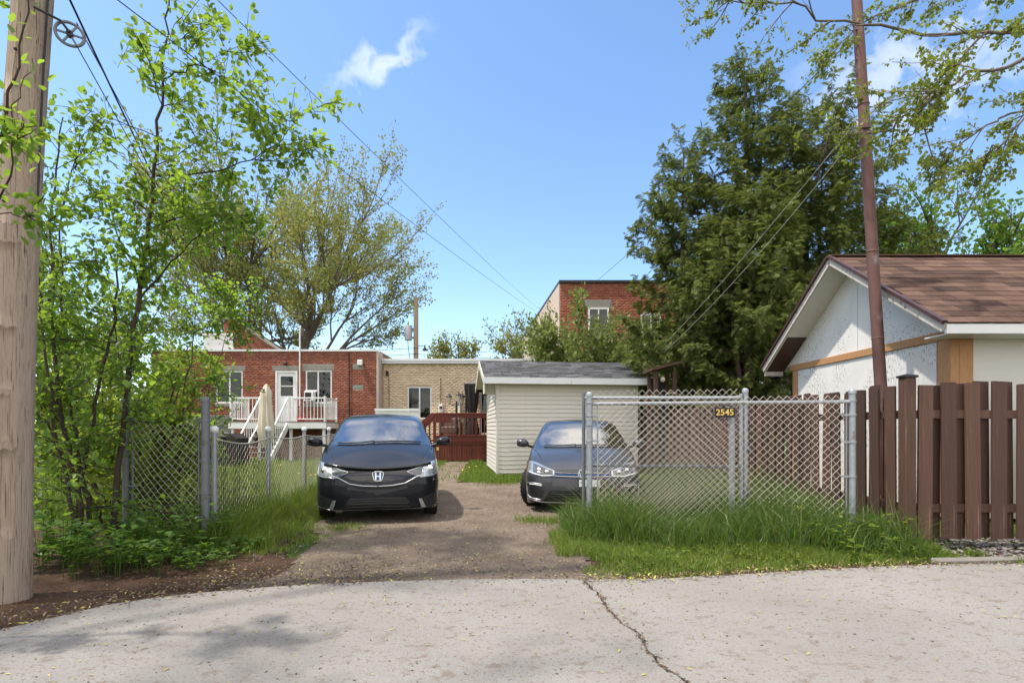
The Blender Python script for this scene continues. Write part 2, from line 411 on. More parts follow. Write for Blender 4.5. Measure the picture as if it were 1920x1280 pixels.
g = MB(); g.add([(-300,-120,-0.045),(300,-120,-0.045),(300,500,-0.045),(-300,500,-0.045)], [(0,1,2,3)])
tag(g.build('ground', M['lawn']), kind='structure')

edge_px = [(0,1180),(60,1166),(130,1150),(200,1133),(280,1121),(350,1113),(420,1107),(500,1100),(560,1096),(640,1092),(700,1090),(800,1087),(900,1085),(1000,1084),(1090,1086),(1180,1085),(1250,1083),(1330,1079),(1400,1075),(1480,1070),(1560,1066),(1650,1061),(1740,1058),(1830,1056),(1920,1055)]
edge = [Vector((-16, 1.2, 0)), Vector((-8, 1.7, 0)), Vector((-5, 2.4, 0)), Vector((-3.9, 2.85, 0))]+[gnd(*p) for p in edge_px]+[Vector((6.5, 5.02, 0)), Vector((16, 5.3, 0))]
def jag(pts, step, amp, rr):
    out = []
    for a, b in zip(pts, pts[1:]):
        n = max(1, int((b-a).length/step)); d = (b-a); nn = Vector((-d.y, d.x, 0)).normalized()
        for i in range(n):
            out.append(a+d*(i/n)+nn*rr.uniform(-amp, amp)*(0 if i == 0 else 1))
    return out+[pts[-1]]
rl = random.Random(3)
crack0 = [gnd(1092,1086), gnd(1122,1112), gnd(1140,1142), gnd(1168,1170), gnd(1200,1188), gnd(1212,1218), gnd(1240,1248), gnd(1290,1280), Vector((0.98,2.2,0)), Vector((1.2,1.2,0)), Vector((1.3,-2,0)), Vector((1.2,-9,0))]
crack = jag(crack0, 0.045, 0.011, rl)
ic = 4+14
e_l = jag(edge[:ic+1], 0.12, 0.012, rl); e_r = jag(edge[ic:], 0.12, 0.012, rl)
w = [0.004+0.010*abs(math.sin(i*0.9))*rl.uniform(0.5, 1.3) for i in range(len(crack))]
cl = [p+Vector((-w[i], 0, 0)) for i, p in enumerate(crack)]; cr = [p+Vector((w[i], 0, 0)) for i, p in enumerate(crack)]
lane = MB()
pl = e_l[:-1]+cl+[Vector((-16,-9,0))]; pr = cr[::-1]+e_r[1:]+[Vector((16,-9,0))]
for poly in (pl, pr): lane.prism([p+Vector((0,0,-0.04)) for p in poly], (0,0,0.04))
tag(lane.build('lane', M['concrete']), kind='structure')
def sheet(name, outline, z, mat, cell, wob, rr, amp=1.0):
    """uneven ground sheet inside an outline with a ragged border"""
    xs = [p[0] for p in outline]; ys = [p[1] for p in outline]
    nx = int((max(xs)-min(xs))/cell)+1; ny = int((max(ys)-min(ys))/cell)+1
    def inside(x, y):
        c = False; n = len(outline)
        for i in range(n):
            a = outline[i]; b = outline[(i+1) % n]
            if (a[1] > y) != (b[1] > y) and x < (b[0]-a[0])*(y-a[1])/(b[1]-a[1])+a[0]: c = not c
        return c
    vid = {}; V = []; F = []
    def vert(i, j):
        if (i, j) not in vid:
            x = min(xs)+i*cell; y = min(ys)+j*cell; vid[(i,j)] = len(V)
            V.append((x+rr.uniform(-.3,.3)*cell, y+rr.uniform(-.3,.3)*cell, z+hz(x, y)*amp+rr.uniform(-.0015,.0015)))
        return vid[(i, j)]
    for i in range(nx):
        for j in range(ny):
            x = min(xs)+(i+.5)*cell; y = min(ys)+(j+.5)*cell
            if inside(x+wob*math.sin(5*y+2*math.sin(3*x)), y+wob*math.sin(4.3*x+2*math.sin(2.7*y))):
                F.append((vert(i,j), vert(i+1,j), vert(i+1,j+1), vert(i,j+1)))
    return tag(mesh_obj(name, V, F, mat, None, True), kind='structure')
sheet('soil_bed', [(-9,1.0),(-4.2,2.3),(-2.9,3.3),(-2.0,3.9),(-0.6,4.2),(4.2,4.3),(5.4,4.8),(5.4,5.6),(0.6,5.1),(-0.4,5.0),(-2.2,5.2),(-2.6,6.6),(-9,7.2)], -0.030, M['soil'], 0.06, 0.08, rl, 0.5)
sheet('driveway', [(-2.3,4.0),(0.9,4.2),(0.85,4.9),(0.62,5.6),(0.8,6.6),(2.3,7.4),(2.5,12.4),(0.2,12.6),(-0.4,12.4),(-1.1,12.6),(-3.1,12.5),(-2.9,8.2),(-2.45,6.6),(-2.0,5.2)], -0.020, M['drive'], 0.05, 0.10, rl, 0.6)
sheet('path', [(-2.1,12.4),(-1.2,12.4),(-1.35,16),(-1.7,20.5),(-2.5,20.5),(-2.3,16)], -0.026, M['drive'], 0.12, 0.05, rl, 0.3)
# kerb and crushed stone at the foot of the brown fence
kb = MB()
kp = [Vector((3.95,4.985,0)), Vector((4.4,5.02,0)), Vector((4.9,5.06,0)), Vector((6.0,5.13,0)), Vector((9,5.3,0))]
for a, b in zip(kp, kp[1:]): kb.bar(a+Vector((0,0,-0.012)), b+Vector((-0.006,0,-0.012)), 0.11, 0.09, c=0.012)
M['kerb'] = simple('kerb_concrete', (0.19, 0.175, 0.155), 0.9, var=0.3, ns=5, bump=0.4)
tag(kb.build('kerb', M['kerb']), kind='structure')
def stones(name, n, sampler, smin, smax, mat, kind='stuff', label=None, cat=None):
    base = [Vector(q).normalized() for q in ((1,0,.3),(-1,.2,.3),(.1,1,.2),(0,-1,.3),(.3,.2,1),(-.2,-.1,-1),(.7,.7,.6),(-.7,-.6,.7))]
    bm = bmesh.new()
    for q in base: bm.verts.new(q)
    bmesh.ops.convex_hull(bm, input=bm.verts); bm.verts.ensure_lookup_table(); bm.verts.index_update()
    T = np.array([v.co[:] for v in bm.verts]); Fc = np.array([[v.index for v in f.verts] for f in bm.faces if len(f.verts) == 3]); bm.free()
    V = []; F = []
    for i in range(n):
        x, y, z = sampler(); s = rnd.uniform(smin, smax); a = rnd.uniform(0, 6.28); c_, s_ = math.cos(a), math.sin(a)
        Q = T*np.array([s*rnd.uniform(.7,1.3), s*rnd.uniform(.6,1), s*rnd.uniform(.3,.65)])+npr.normal(0, s*.08, T.shape)
        Q = np.stack([Q[:,0]*c_-Q[:,1]*s_, Q[:,0]*s_+Q[:,1]*c_, Q[:,2]], 1)+np.array([x, y, z+s*.2])
        F.append(Fc+len(V)*len(T)); V.append(Q)
    o = mesh_obj(name, np.concatenate(V), np.concatenate(F), mat)
    return tag(o, label, cat, kind=kind)
t = NT('crushed_stone'); M['stones'] = t.done(t.pbr(t.ramp(t.island(), [(0, (0.10,0.085,0.085)), (.6, (0.22,0.19,0.19)), (1, (0.34,0.30,0.29))]), 0.9))
stones('gravel', 2600, lambda: ((lambda x: (x, rnd.uniform(5.14+0.05*(x-4.2), 6.3), -0.03))(rnd.uniform(4.15, 8.5))), 0.014, 0.034, M['stones'], 'stuff', 'crushed purplish grey stone under the brown fence', 'gravel')

# ================================================================== garage on the right
def peel(name, col, spots, stretch, thr):
    t = NT(name); v = t.coord(stretch)
    c = t.mix(t.noise(2.5, 5, 0.6), scl(col, 0.86), col)
    k = t.ramp(t.noise(14, 7, 0.75, v), [(thr, (0,0,0)), (thr+0.03, (1,1,1))])
    k2 = t.ramp(t.noise(1.3, 3, 0.5), [(0.42, (0,0,0)), (0.54, (1,1,1))])
    c = t.mix(t.math('MULTIPLY', k, k2), c, spots)
    return t.done(t.pbr(c, 0.75, 0, 0.3, t.bump(k, -0.3, 0.004)))
M['peel_gable'] = peel('peeling_white_gable', (0.76, 0.73, 0.68), (0.16, 0.15, 0.14), (1, 1, 4.5), 0.56)
M['peel_wall'] = peel('peeling_white_wall', (0.76, 0.73, 0.68), (0.17, 0.15, 0.13), (3.5, 3.5, 1), 0.545)
M['ply_white'] = simple('white_plywood', (0.70, 0.66, 0.60), 0.7, var=0.07, ns=3, stretch=(0.4,1,9), dirt=((0.52,0.47,0.41), 2.5, 0.66))
M['rake_metal'] = simple('brown_drip_edge', (0.085, 0.040, 0.036), 0.4, 0.2, var=0.15)
M['rake_wood'] = simple('weathered_fascia', (0.50, 0.45, 0.40), 0.75, var=0.25, ns=5, stretch=(1,3,3), dirt=((0.16,0.10,0.07), 4, 0.56))
t = NT('brown_shingle'); r_ = t.objrand()
c_ = t.ramp(r_, [(0.0, (0.055,0.037,0.031)), (0.35, (0.100,0.059,0.046)), (0.7, (0.128,0.076,0.058)), (1.0, (0.158,0.096,0.072))])
c_ = t.mix(t.noise(160, 3, 0.7), t.mix(1.0, c_, (0.6,)*3, 'MULTIPLY'), t.mix(1.0, c_, (1.35,)*3, 'MULTIPLY'))
c_ = t.mix(t.ramp(t.noise(1.7, 4, 0.6, t.coord((1,1,1))), [(0.5, (0,0,0)), (0.72, (.6,)*3)]), c_, (0.06, 0.045, 0.042))
M['shingle'] = t.done(t.pbr(c_, 0.95, 0, 0.15, t.bump(t.noise(220, 2), 0.5, 0.004)))
GX, GY0, GY1, GXE = 6.08, 7.40, 11.5, 12.5
EX = 5.62; YE0, YE1, YR = 6.95, 11.95, 9.45; ZE, ZR = 2.62, 4.27
G = thing('garage', 'white peeling plywood garage with a brown shingle gable roof', 'garage', (GX, GY0, 0))
b = MB(); b.box((GX+0.03, GY0+0.03, 0), (GXE, GY1-0.03, 2.5)); b.build('core', M['room'], G)
b = MB(); b.box((GX, GY0+0.24, 0), (GX+0.028, GY1-0.16, 2.488)); b.build('wall', M['peel_wall'], G)['label'] = 'gable side wall with black flaking paint'
# gable plywood: two sheets with an open seam
zc = lambda y: ZE+(ZR-ZE)*(1-abs(y-YR)/(YR-YE0))-0.10
def gable(y0, y1):
    ys = [y0] + ([YR] if y0 < YR < y1 else []) + [y1]
    poly = [(GX+0.004, y0, 2.60), (GX+0.004, y1, 2.60)] + [(GX+0.004, y, max(2.605, zc(y))) for y in reversed(ys)]
    MB().prism(poly, (0.025, 0, 0)).build('gable_panel', M['peel_gable'], G)
gable(GY0-0.25, 9.38); gable(9.392, GY1+0.3)
for (y0, y1, x1) in ((GY0-0.035, GY0+0.20, 0.10), (GY1-0.15, GY1+0.02, 0.10)):
    b = MB(); b.box((GX-0.022, y0, 0), (GX+x1, y1, 2.487), 0.006); b.build('corner_post', M['raw_wood'], G)
b = MB(); b.box((GX+0.104, GY0-0.030, 0), (GX+0.30, GY0+0.02, 2.487), 0.006); b.build('corner_post', M['raw_wood'], G)
b = MB(); b.box((GX-0.03, GY0-0.42, 2.49), (GX+0.10, GY1+0.12, 2.615), 0.006); b.build('tie_beam', M['raw_wood'], G)
x = GX+0.303
while x < GXE:
    x1 = min(x+1.215, GXE); b = MB(); b.box((x, GY0, 0), (x1, GY0+0.028, 2.56)); b.build('siding_panel', M['ply_white'], G); x = x1+0.006
# roof deck, two slopes, closed rake ends
RF = MB()
dz = 0.11
RF.prism([(EX+0.03, YE0+0.02, ZE-dz), (EX+0.03, YE0+0.02, ZE), (EX+0.03, YR, ZR), (EX+0.03, YE1-0.02, ZE), (EX+0.03, YE1-0.02, ZE-dz), (EX+0.03, YR, ZR-dz)], (GXE+0.4-EX, 0, 0))
roof = RF.build('roof', M['ply_white'], G)
sd = Vector((0, YR-YE0, ZR-ZE)); SL = sd.length; sd.normalize(); sn = Vector((0, -sd.z, sd.y))
b = MB()
b.bar((EX+0.012, YE0, ZE-0.055), (EX+0.012, YR, ZR-0.055), 0.028, 0.12); b.build('rake_board', M['rake_wood'], G)
b = MB(); b.bar((EX+0.012, YE1, ZE-0.055), (EX+0.012, YR+0.012, ZR-0.062), 0.028, 0.12); b.build('rake_board', M['rake_wood'], G)
b = MB(); b.bar((EX-0.006, YE0-0.03, ZE+0.010), (EX-0.006, YR, ZR+0.030), 0.07, 0.045); b.build('drip_edge', M['rake_metal'], G)
b = MB(); b.bar((EX-0.006, YE1+0.03, ZE+0.010), (EX-0.006, YR+0.02, ZR+0.022), 0.07, 0.045); b.build('drip_edge', M['rake_metal'], G)
b = MB(); b.box((EX+0.03, YE0-0.022, ZE-0.135), (GXE+.4, YE0+0.017, ZE-0.012)); b.build('fascia', M['white'], G)
b = MB(); b.box((EX+0.10, YE0+0.02, ZE-0.132), (GXE+.4, GY0-0.002, ZE-0.118)); b.build('soffit', M['white'], G)
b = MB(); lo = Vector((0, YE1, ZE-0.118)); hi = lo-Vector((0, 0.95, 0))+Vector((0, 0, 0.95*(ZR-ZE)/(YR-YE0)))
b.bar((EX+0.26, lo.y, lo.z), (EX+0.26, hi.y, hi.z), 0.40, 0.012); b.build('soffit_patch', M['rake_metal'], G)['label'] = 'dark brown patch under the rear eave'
b = MB(); b.box((EX+0.03, YE1-0.05, ZE-0.20), (GX-0.03, YE1-0.01, ZE-0.105)); b.build('eave_return', M['rake_wood'], G)
# shingles, one by one, on the slope that faces the lane
shm = []
for wd in (0.30, 0.345, 0.39):
    q = MB(); q.obox((wd/2, 0.12, 0.006), Vector((1,0,0)), Vector((0,1,0)), Vector((0,0,1)), wd/2-0.003, 0.135, 0.006, 0.002); shm.append((wd, proto(q, M['shingle'])))
rs = random.Random(21); ang = math.atan2(ZR-ZE, YR-YE0); rows = 15; ex = SL/rows
for i in range(rows):
    x = EX+0.02-rs.uniform(0, .3); first = True
    while x < 10.6:
        wd, me = rs.choice(shm)
        p = Vector((x, YE0-0.02, ZE+0.004))+sd*(i*ex)+sn*(0.004+rs.uniform(0, .003))
        if x+wd > EX+0.12:
            xs_ = max(x, EX+0.02)
            o = piece('shingle', me, (xs_, p.y, p.z), roof, (ang-0.035, 0, rs.uniform(-.006, .006)))
            if xs_ > x: o.scale = ((x+wd-xs_)/wd, 1, 1)
        x += wd
b = MB(); b.bar((EX, YR, ZR+0.026), (GXE+.4, YR, ZR+0.026), 0.18, 0.02); b.build('ridge_cap', M['shingle'], roof)

# ================================================================== brown board fence (boards on both faces of its rails)
FX, FY = 4.22, 5.70
def board_mesh(w, h, th, sk=0.0):
    q = MB(); q.prism([(-w/2, -th/2, 0), (w/2, -th/2, 0), (w/2, -th/2, h-0.007), (w/2-0.006, -th/2, h), (-w/2+0.006, -th/2, h+sk), (-w/2, -th/2, h-0.007+sk)], (0, th, 0)); return q
bms = [proto(board_mesh(0.154+dw, 1.66+dh, 0.022, sk), M['fence_brown']) for dw, dh, sk in ((0,0,0),(0.004,0.012,.006),(-0.006,-0.010,-.005),(0.002,0.02,.003),(-.003,-.02,0),(.006,.004,-.004))]
fr = random.Random(5)
F1 = thing('board_fence', 'dark brown shadowbox board fence facing the lane, right of the capped post', 'fence', (FX, FY, 0), group='brown board fences')
for z in (0.40, 1.40):
    b = MB(); b.box((FX+0.06, FY-0.02, z-0.045), (9.2, FY+0.02, z+0.045), 0.004); b.build('rail', M['fence_brown'], F1)
k = 0; x = FX+0.165
while x < 9.1:
    for s, off in ((-1, 0), (1, 0.135)):
        piece('picket', fr.choice(bms), (x+off+fr.uniform(-.006,.006), FY+s*0.033, 0.075+fr.uniform(-.012,.008)), F1, (fr.uniform(-.006,.006), fr.uniform(-.007,.007), fr.uniform(-.02,.02)))
    x += 0.262
b = MB(); b.box((FX-0.06, FY-0.065, -0.05), (FX+0.055, FY+0.05, 1.79), 0.006); b.build('post', M['fence_brown'], F1)
b = MB(); b.box((FX-0.075, FY-0.08, 1.79), (FX+0.07, FY+0.065, 1.815), 0.005)
b.add([(FX-0.075,FY-0.08,1.812),(FX+0.07,FY-0.08,1.812),(FX+0.07,FY+0.065,1.812),(FX-0.075,FY+0.065,1.812),(FX-0.003,FY-0.008,1.835)], [(0,1,4),(1,2,4),(2,3,4),(3,0,4)])
b.build('post_cap', M['black'], F1)
F2 = thing('board_fence', 'weathered brown board fence running back from the capped post beside the garage', 'fence', (FX, FY+0.2, 0), group='brown board fences')
for z in (0.40, 1.40):
    b = MB(); b.box((FX-0.02, FY+0.06, z-0.045), (FX+0.02, 17.5, z+0.045), 0.004); b.build('rail', M['fence_brown'], F2)
y = FY+0.20; i = 0
while y < 17.4:
    for s, off in ((-1, 0), (1, 0.121)):
        piece('picket', fr.choice(bms), (FX+s*0.033, y+off+fr.uniform(-.008,.008), 0.06+fr.uniform(-.03,.02)), F2, (fr.uniform(-.015,.015), fr.uniform(-.006,.006), R(90)+fr.uniform(-.03,.03)))
    y += 0.242; i += 1
    if i % 9 == 0:
        b = MB(); b.box((FX+0.046, y-0.14, 0), (FX+0.13, y-0.05, 1.68), 0.005); b.build('post', M['fence_brown'], F2)

# ================================================================== chain link
def chain_mesh(p0, p1, z0, z1, d, r, sag=0.0, depth=0.004, seed=1, lean=0.0):
    """woven diamonds between p0 and p1 (ground points), from z0 up to z1"""
    rr = random.Random(seed); p0 = Vector(p0); p1 = Vector(p1); L = (p1-p0).length; ux = (p1-p0).normalized(); uy = Vector((-ux.y, ux.x, 0))
    n = int(L/(d/2)); rows = int((z1-z0)/(d/2)); q = MB()
    jx = {}; 
    def P(i, k):
        if (i, k) not in jx:
            sg = sag*math.sin(math.pi*min(1, max(0, i/n)))*(k/rows)
            jx[(i,k)] = Vector((i*d/2+rr.gauss(0, d*.018), 0, z0+k*d/2-sg+rr.gauss(0, d*.018)))
        return jx[(i, k)]
    for i in range(n):
        pts = []
        for k in range(rows+1):
            right = (k+i) % 2
            b_ = P(i+right, k); yo = depth*(1 if right else -1)
            zz = b_.z
            pts.append(p0+ux*b_.x+uy*(yo+lean*(zz-z0))+Vector((0,0,zz)))
        q.tube(pts, r, 4, False)
    return q
def pipe(name, p0, p1, r, mat, parent, n=12):
    return MB().tube([p0, p1], r, n).build(name, mat, parent, 'auto')
def post(name, x, y, z1, r, mat, parent, cap=True, z0=-0.1):
    o = pipe(name, (x, y, z0), (x, y, z1), r, mat, parent, 16)
    if cap:
        c = MB().lathe([(r*1.15, z1-0.03), (r*1.15, z1), (r*1.0, z1+0.012), (r*0.6, z1+0.022), (0.001, z1+0.026)], (x, y, 0), 'z', 16).build('post_cap', mat, o, 'auto')
    return o
A = Vector((0.93, 6.40, 0)); B = Vector((3.765, 5.90, 0)); AB = (B-A); abn = AB.normalized(); nrmAB = Vector((-abn.y, abn.x, 0))   # nrmAB points away from the lane
C1 = thing('chain_link_fence', 'galvanised chain link fence panel with a number plate, between lane and grey hatchback', 'fence', A)
post('terminal_post', A.x, A.y, 1.665, 0.036, M['galv'], C1)
post('terminal_post', B.x, B.y, 1.665, 0.036, M['galv'], C1)
LPt = A+AB*0.565
post('line_post', LPt.x+nrmAB.x*0.05, LPt.y+nrmAB.y*0.05, 1.50, 0.034, M['galv'], C1, False)
zr = 1.545
pipe('top_rail', A+Vector((0.03,0,zr)), B+Vector((-0.03,0,zr)), 0.021, M['galv'], C1)
cm = chain_mesh(A+abn*0.10-nrmAB*0.028, B-abn*0.05-nrmAB*0.028, 0.02, zr+0.092, 0.084, 0.0030, seed=2)
tag(cm.build('chain_mesh', M['wire'], C1), kind='stuff')
pipe('tension_bar', A+abn*0.095+Vector((0,0,0.10)), A+abn*0.095+Vector((0,0,zr+0.005)), 0.009, M['galv'], C1, 8)
pipe('tension_bar', B-abn*0.06+Vector((0,0,0.10)), B-abn*0.06+Vector((0,0,zr+0.005)), 0.009, M['galv'], C1, 8)
for (Q, sg) in ((A, 1), (B, -1)):
    for z in (0.32, 0.72, 1.10, 1.40, 1.56):
        q = MB().lathe([(0.040, z-0.014), (0.042, z), (0.040, z+0.014)], (Q.x, Q.y, 0), 'z', 14)
        q.bar(Q+abn*sg*0.03+Vector((0,0,z)), Q+abn*sg*0.115+Vector((0,0,z)), 0.02, 0.022)
        q.build('brace_band', M['galv'], C1)
q = MB().lathe([(0.041, 1.28), (0.043, 1.285), (0.043, 1.365), (0.041, 1.37)], (A.x, A.y, 0), 'z', 16); q.box((A.x-0.012, A.y-0.052, 1.285), (A.x+0.012, A.y-0.04, 1.36)); q.build('gate_hinge', M['galv'], C1)
# gate leaf folded back behind the fence
gA = A+nrmAB*0.13-abn*0.075; gB = A+AB*0.61+nrmAB*0.16
C2 = thing('chain_link_gate', 'galvanised tube gate leaf folded open behind the chain link panel', 'gate', gA)
for nm, Q, zt in (('gate_stile', gA, 1.69), ('gate_stile', gB, 1.66)):
    pipe(nm, Q+Vector((0,0,0.10)), Q+Vector((0,0,zt)), 0.022, M['galv_dark'] if Q is gA else M['galv'], C2)
pipe('gate_rail', gA+Vector((0,0,1.625)), gB+Vector((0,0,1.61)), 0.020, M['galv'], C2)
pipe('gate_rail', gA+Vector((0,0,0.80)), gB+Vector((0,0,0.80)), 0.018, M['galv_dark'], C2)
pipe('gate_rail', gA+Vector((0,0,0.14)), gB+Vector((0,0,0.14)), 0.018, M['galv_dark'], C2)
tag(chain_mesh(gA+abn*0.03+nrmAB*0.024, gB-abn*0.03+nrmAB*0.024, 0.12, 1.725, 0.084, 0.0028, seed=4).build('chain_mesh', M['wire'], C2), kind='stuff')
MB().tube([gA+Vector((0.05,-0.02,1.20)), gA+Vector((0.055,-0.03,0.92)), gA+Vector((0.07,-0.03,0.835)), gA+Vector((0.11,-0.02,0.825))], 0.009, 8).build('fork_latch', M['galv'], C2, True)
hp = gB+abn*0.05+nrmAB*0.02
hpo = thing('gate_post', 'galvanised gate post just right of the number plate', 'post', hp)
post('shaft', hp.x, hp.y, 1.70, 0.032, M['galv'], hpo)
for z in (0.5, 1.0): MB().ball((hp.x+0.03, hp.y-0.03, z), 0.028, 8, 6).build('hinge', M['galv_dark'], hpo, True)
# house number plate wired on the mesh
pc = at(1361, 773, 6.08); pc = Vector((pc.x, A.y+(pc.x-A.x)*AB.y/AB.x, pc.z))-nrmAB*0.045; ya = math.atan2(abn.y, abn.x)
NP = thing('number_plate', 'black house number plate with yellow digits 2545 hung on the chain link', 'sign', pc, ya, local=True)
q = MB(); q.box((-0.112, -0.003, -0.055), (0.112, 0.003, 0.055))
q.build('plate', M['black'], NP)
for sg in (-1, 1):
    q = MB(); q.tube([(-0.07*math.cos(a), 0, sg*(0.055+0.03*math.sin(a))) for a in np.linspace(0, math.pi, 12)], 0.004, 6)
    q.tube([(-0.02+0.012*math.cos(a), 0, sg*(0.068+0.008*math.sin(a))) for a in np.linspace(0, 6.28, 8)], 0.003, 5)
    q.build('scroll', M['black'], NP)
for sx in (-1, 1): MB().tube([(sx*0.112, 0, 0.05), (sx*0.128, 0, 0.06), (sx*0.13, 0, 0.03), (sx*0.118, 0, 0.0), (sx*0.13, 0, -0.03), (sx*0.125, 0, -0.052)], 0.003, 5).build('scroll', M['black'], NP)
text('digits', '2545', 0.098, (0.0, -0.0045, 0.0), (R(90), 0, 0), M['yellow'], NP, 0.001)
# stray tie wires curling over the rail
q = MB()
for (px, py, r0) in ((1225,742,0.07),(1262,740,0.10),(1290,742,0.05),(1385,738,0.04)):
    c0 = at(px, py+8, 6.25); q.tube([c0+Vector((r0*math.cos(a)*1.2, 0.02*math.sin(3*a), r0*0.75*math.sin(a))) for a in np.linspace(0.4, 2.4, 9)], 0.002, 4)
tag(q.build('tie_wires', M['wire']), 'loops of loose pale wire curling above the chain link top rail', 'wire')

# left gate side: two posts and a mesh panel
LP1 = Vector((-3.31, 5.76, 0)); LP0 = Vector((-4.36, 6.02, 0)); dl = (LP1-LP0).normalized()
C3 = thing('chain_link_fence', 'short grey chain link fence between two steel posts beside the leafy saplings', 'fence', LP0)
post('terminal_post', LP1.x, LP1.y, 1.57, 0.043, M['galv_dark'], C3)
post('terminal_post', LP0.x, LP0.y, 1.57, 0.034, M['galv_dark'], C3)
for z in (1.33, 0.9, 0.55, 0.28): MB().lathe([(0.046, z-.012), (0.048, z), (0.046, z+.012)], (LP1.x, LP1.y, 0), 'z', 14).bar(LP1+Vector((0,0,z)), LP1-dl*0.10+Vector((0,0,z)), .02, .022).build('brace_band', M['galv_dark'], C3)
pipe('tension_bar', LP1-dl*0.085+Vector((0,0,0.12)), LP1-dl*0.085+Vector((0,0,1.36)), 0.011, M['galv_dark'], C3, 8)
pipe('tension_bar', LP0+dl*0.10+Vector((0,0,0.12)), LP0+dl*0.10+Vector((0,0,1.45)), 0.011, M['galv_dark'], C3, 8)
pipe('brace_rail', LP0+dl*0.03+Vector((0,0,0.60)), LP0+dl*0.16+Vector((0,0,0.60)), 0.012, M['galv_dark'], C3, 8)
tag(chain_mesh(LP0+dl*0.10, LP1-dl*0.08, 0.06, 1.40, 0.098, 0.0027, sag=0.10, seed=6).build('chain_mesh', M['wire_old'], C3), kind='stuff')
MB().tube([LP1+Vector((0.0,-0.05,0.30)), LP1+Vector((-0.04,-0.06,0.30)), LP1+Vector((-0.1,-0.05,0.31))], 0.014, 6).build('latch', M['galv_dark'], C3)
# low fence with ball finials running back beside the black hatchback
lf = [Vector((-3.31, 5.93, 0)), Vector((-3.43, 7.5, 0)), Vector((-3.68, 9.45, 0)), Vector((-4.12, 12.0, 0)), Vector((-4.55, 14.6, 0))]
C4 = thing('low_chain_link_fence', 'low sagging chain link fence with ball topped posts left of the black hatchback', 'fence', lf[0])
for i, p in enumerate(lf):
    o = post('post', p.x, p.y, 1.20, 0.030, M['galv'], C4, False)
    MB().ball((p.x, p.y, 1.235), 0.047, 16, 10).build('ball_finial', M['white_metal'], o, True)
for i, (a, b_) in enumerate(zip(lf, lf[1:])):
    sgn = 0.07 if i == 0 else 0.04
    tag(chain_mesh(a+Vector((.03,0,0)), b_+Vector((.03,0,0)), 0.03, 1.17, 0.105, (.0021, .0018, .0013, .0011)[i], sag=sgn, seed=9+i, depth=0.006).build('chain_mesh', M['wire_old'], C4), kind='stuff')
    MB().tube([a.lerp(b_, s)+Vector((.03,0,1.13-sgn*math.sin(math.pi*s))) for s in np.linspace(0, 1, 9)], 0.009, 6).build('top_wire', M['wire_old'], C4, True)

# ================================================================== vinyl shed
SH = thing('garden_shed', 'cream vinyl sided shed with grey shingle roof behind the grey hatchback', 'shed', (-0.42, 14.4, 0), R(7), local=True)
SW, SD, SHH = 3.95, 3.3, 2.46
b = MB(); b.box((0.03, 0.03, 0), (SW-0.03, SD-0.03, SHH)); b.build('core', M['siding'], SH)
def siding_piece(L, ex):
    q = MB(); q.prism([(0, 0.028, 0), (0, -0.002, 0.0), (0, -0.006, 0.012), (0, 0.012, ex), (0, 0.028, ex)], (L, 0, 0)); return q
ex = 0.1165; n = int(SHH/ex)
mf = proto(siding_piece(SW-0.12, ex), M['siding']); ms = proto(siding_piece(SD-0.12, ex), M['siding'])
for i in range(n+1):
    if i*ex < SHH-0.03:
        piece('siding_board', mf, (0.06, 0.0, 0.04+i*ex), SH)
        piece('siding_board', ms, (0.0, SD-0.06, 0.04+i*ex), SH, (0, 0, R(-90)))
for (x0, y0) in ((-0.012, -0.012), (SW-0.065, -0.012), (-0.012, SD-0.06)):
    b = MB(); b.box((x0, y0, 0.02), (x0+0.078, y0+0.078, SHH), 0.005); b.build('corner_trim', M['trim_cream'], SH)
e0, rg, zr0, zr1 = -0.30, 1.65, 2.60, 3.27
ov = 0.36
b = MB(); b.prism([(-ov, e0, zr0-0.04), (-ov, e0, zr0), (-ov, rg, zr1), (-ov, SD+0.3, zr0), (-ov, SD+0.3, zr0-0.04), (-ov, rg, zr1-0.06)], (SW+ov*2, 0, 0)); sroof = b.build('roof', M['soffit'], SH)
b = MB(); b.prism([(-0.02, 0.0, SHH-0.01), (-0.02, SD, SHH-0.01), (-0.02, rg, zr1-0.09)], (SW+0.04, 0, 0)); b.build('gable_infill', M['siding'], SH)
t = NT('grey_shingle'); rI = t.island(); cI = t.ramp(rI, [(0, (0.055,0.056,0.060)), (.5, (0.090,0.091,0.097)), (1, (0.14,0.14,0.147))])
cI = t.mix(0.5, cI, t.mix(t.noise(3, 5), (0.6,)*3, (1.3,)*3), 'MULTIPLY'); M['grey_shingle'] = t.done(t.pbr(cI, 0.95, 0, 0.15))
q = MB(); sl_ = math.hypot(rg-e0, zr1-zr0); ca, sa = (rg-e0)/sl_, (zr1-zr0)/sl_
for s in (0, 1):
    for i in range(15):
        x = -ov-rs.uniform(0, .2)
        while x < SW+ov:
            wd = rs.uniform(.16, .34); xa, xb = max(x, -ov), min(x+wd, SW+ov)-0.004
            if xb > xa+0.01:
                d0 = i*sl_/15-0.01; d1 = d0+sl_/15+0.03; lift = 0.006+rs.uniform(0, .003)
                pts = [(xa, d0, lift+.010), (xb, d0, lift+.010), (xb, d1, lift), (xa, d1, lift)]
                def cv(p_, dz=0):
                    yy = e0+p_[1]*ca-(p_[2]+dz)*sa; zz = zr0+p_[1]*sa+(p_[2]+dz)*ca
                    return (p_[0], yy if s == 0 else 2*rg-yy, zz)
                q.add([cv(p_) for p_ in pts]+[cv(p_, -.009) for p_ in pts[:2]], [(0,1,2,3), (0,4,5,1)])
            x += wd
tag(q.build('shingles', M['grey_shingle'], sroof), kind='stuff')
b = MB(); b.box((-ov-0.02, e0-0.025, zr0-0.16), (SW+ov+0.02, e0-0.002, zr0+0.006)); b.build('fascia', M['white_metal'], SH)
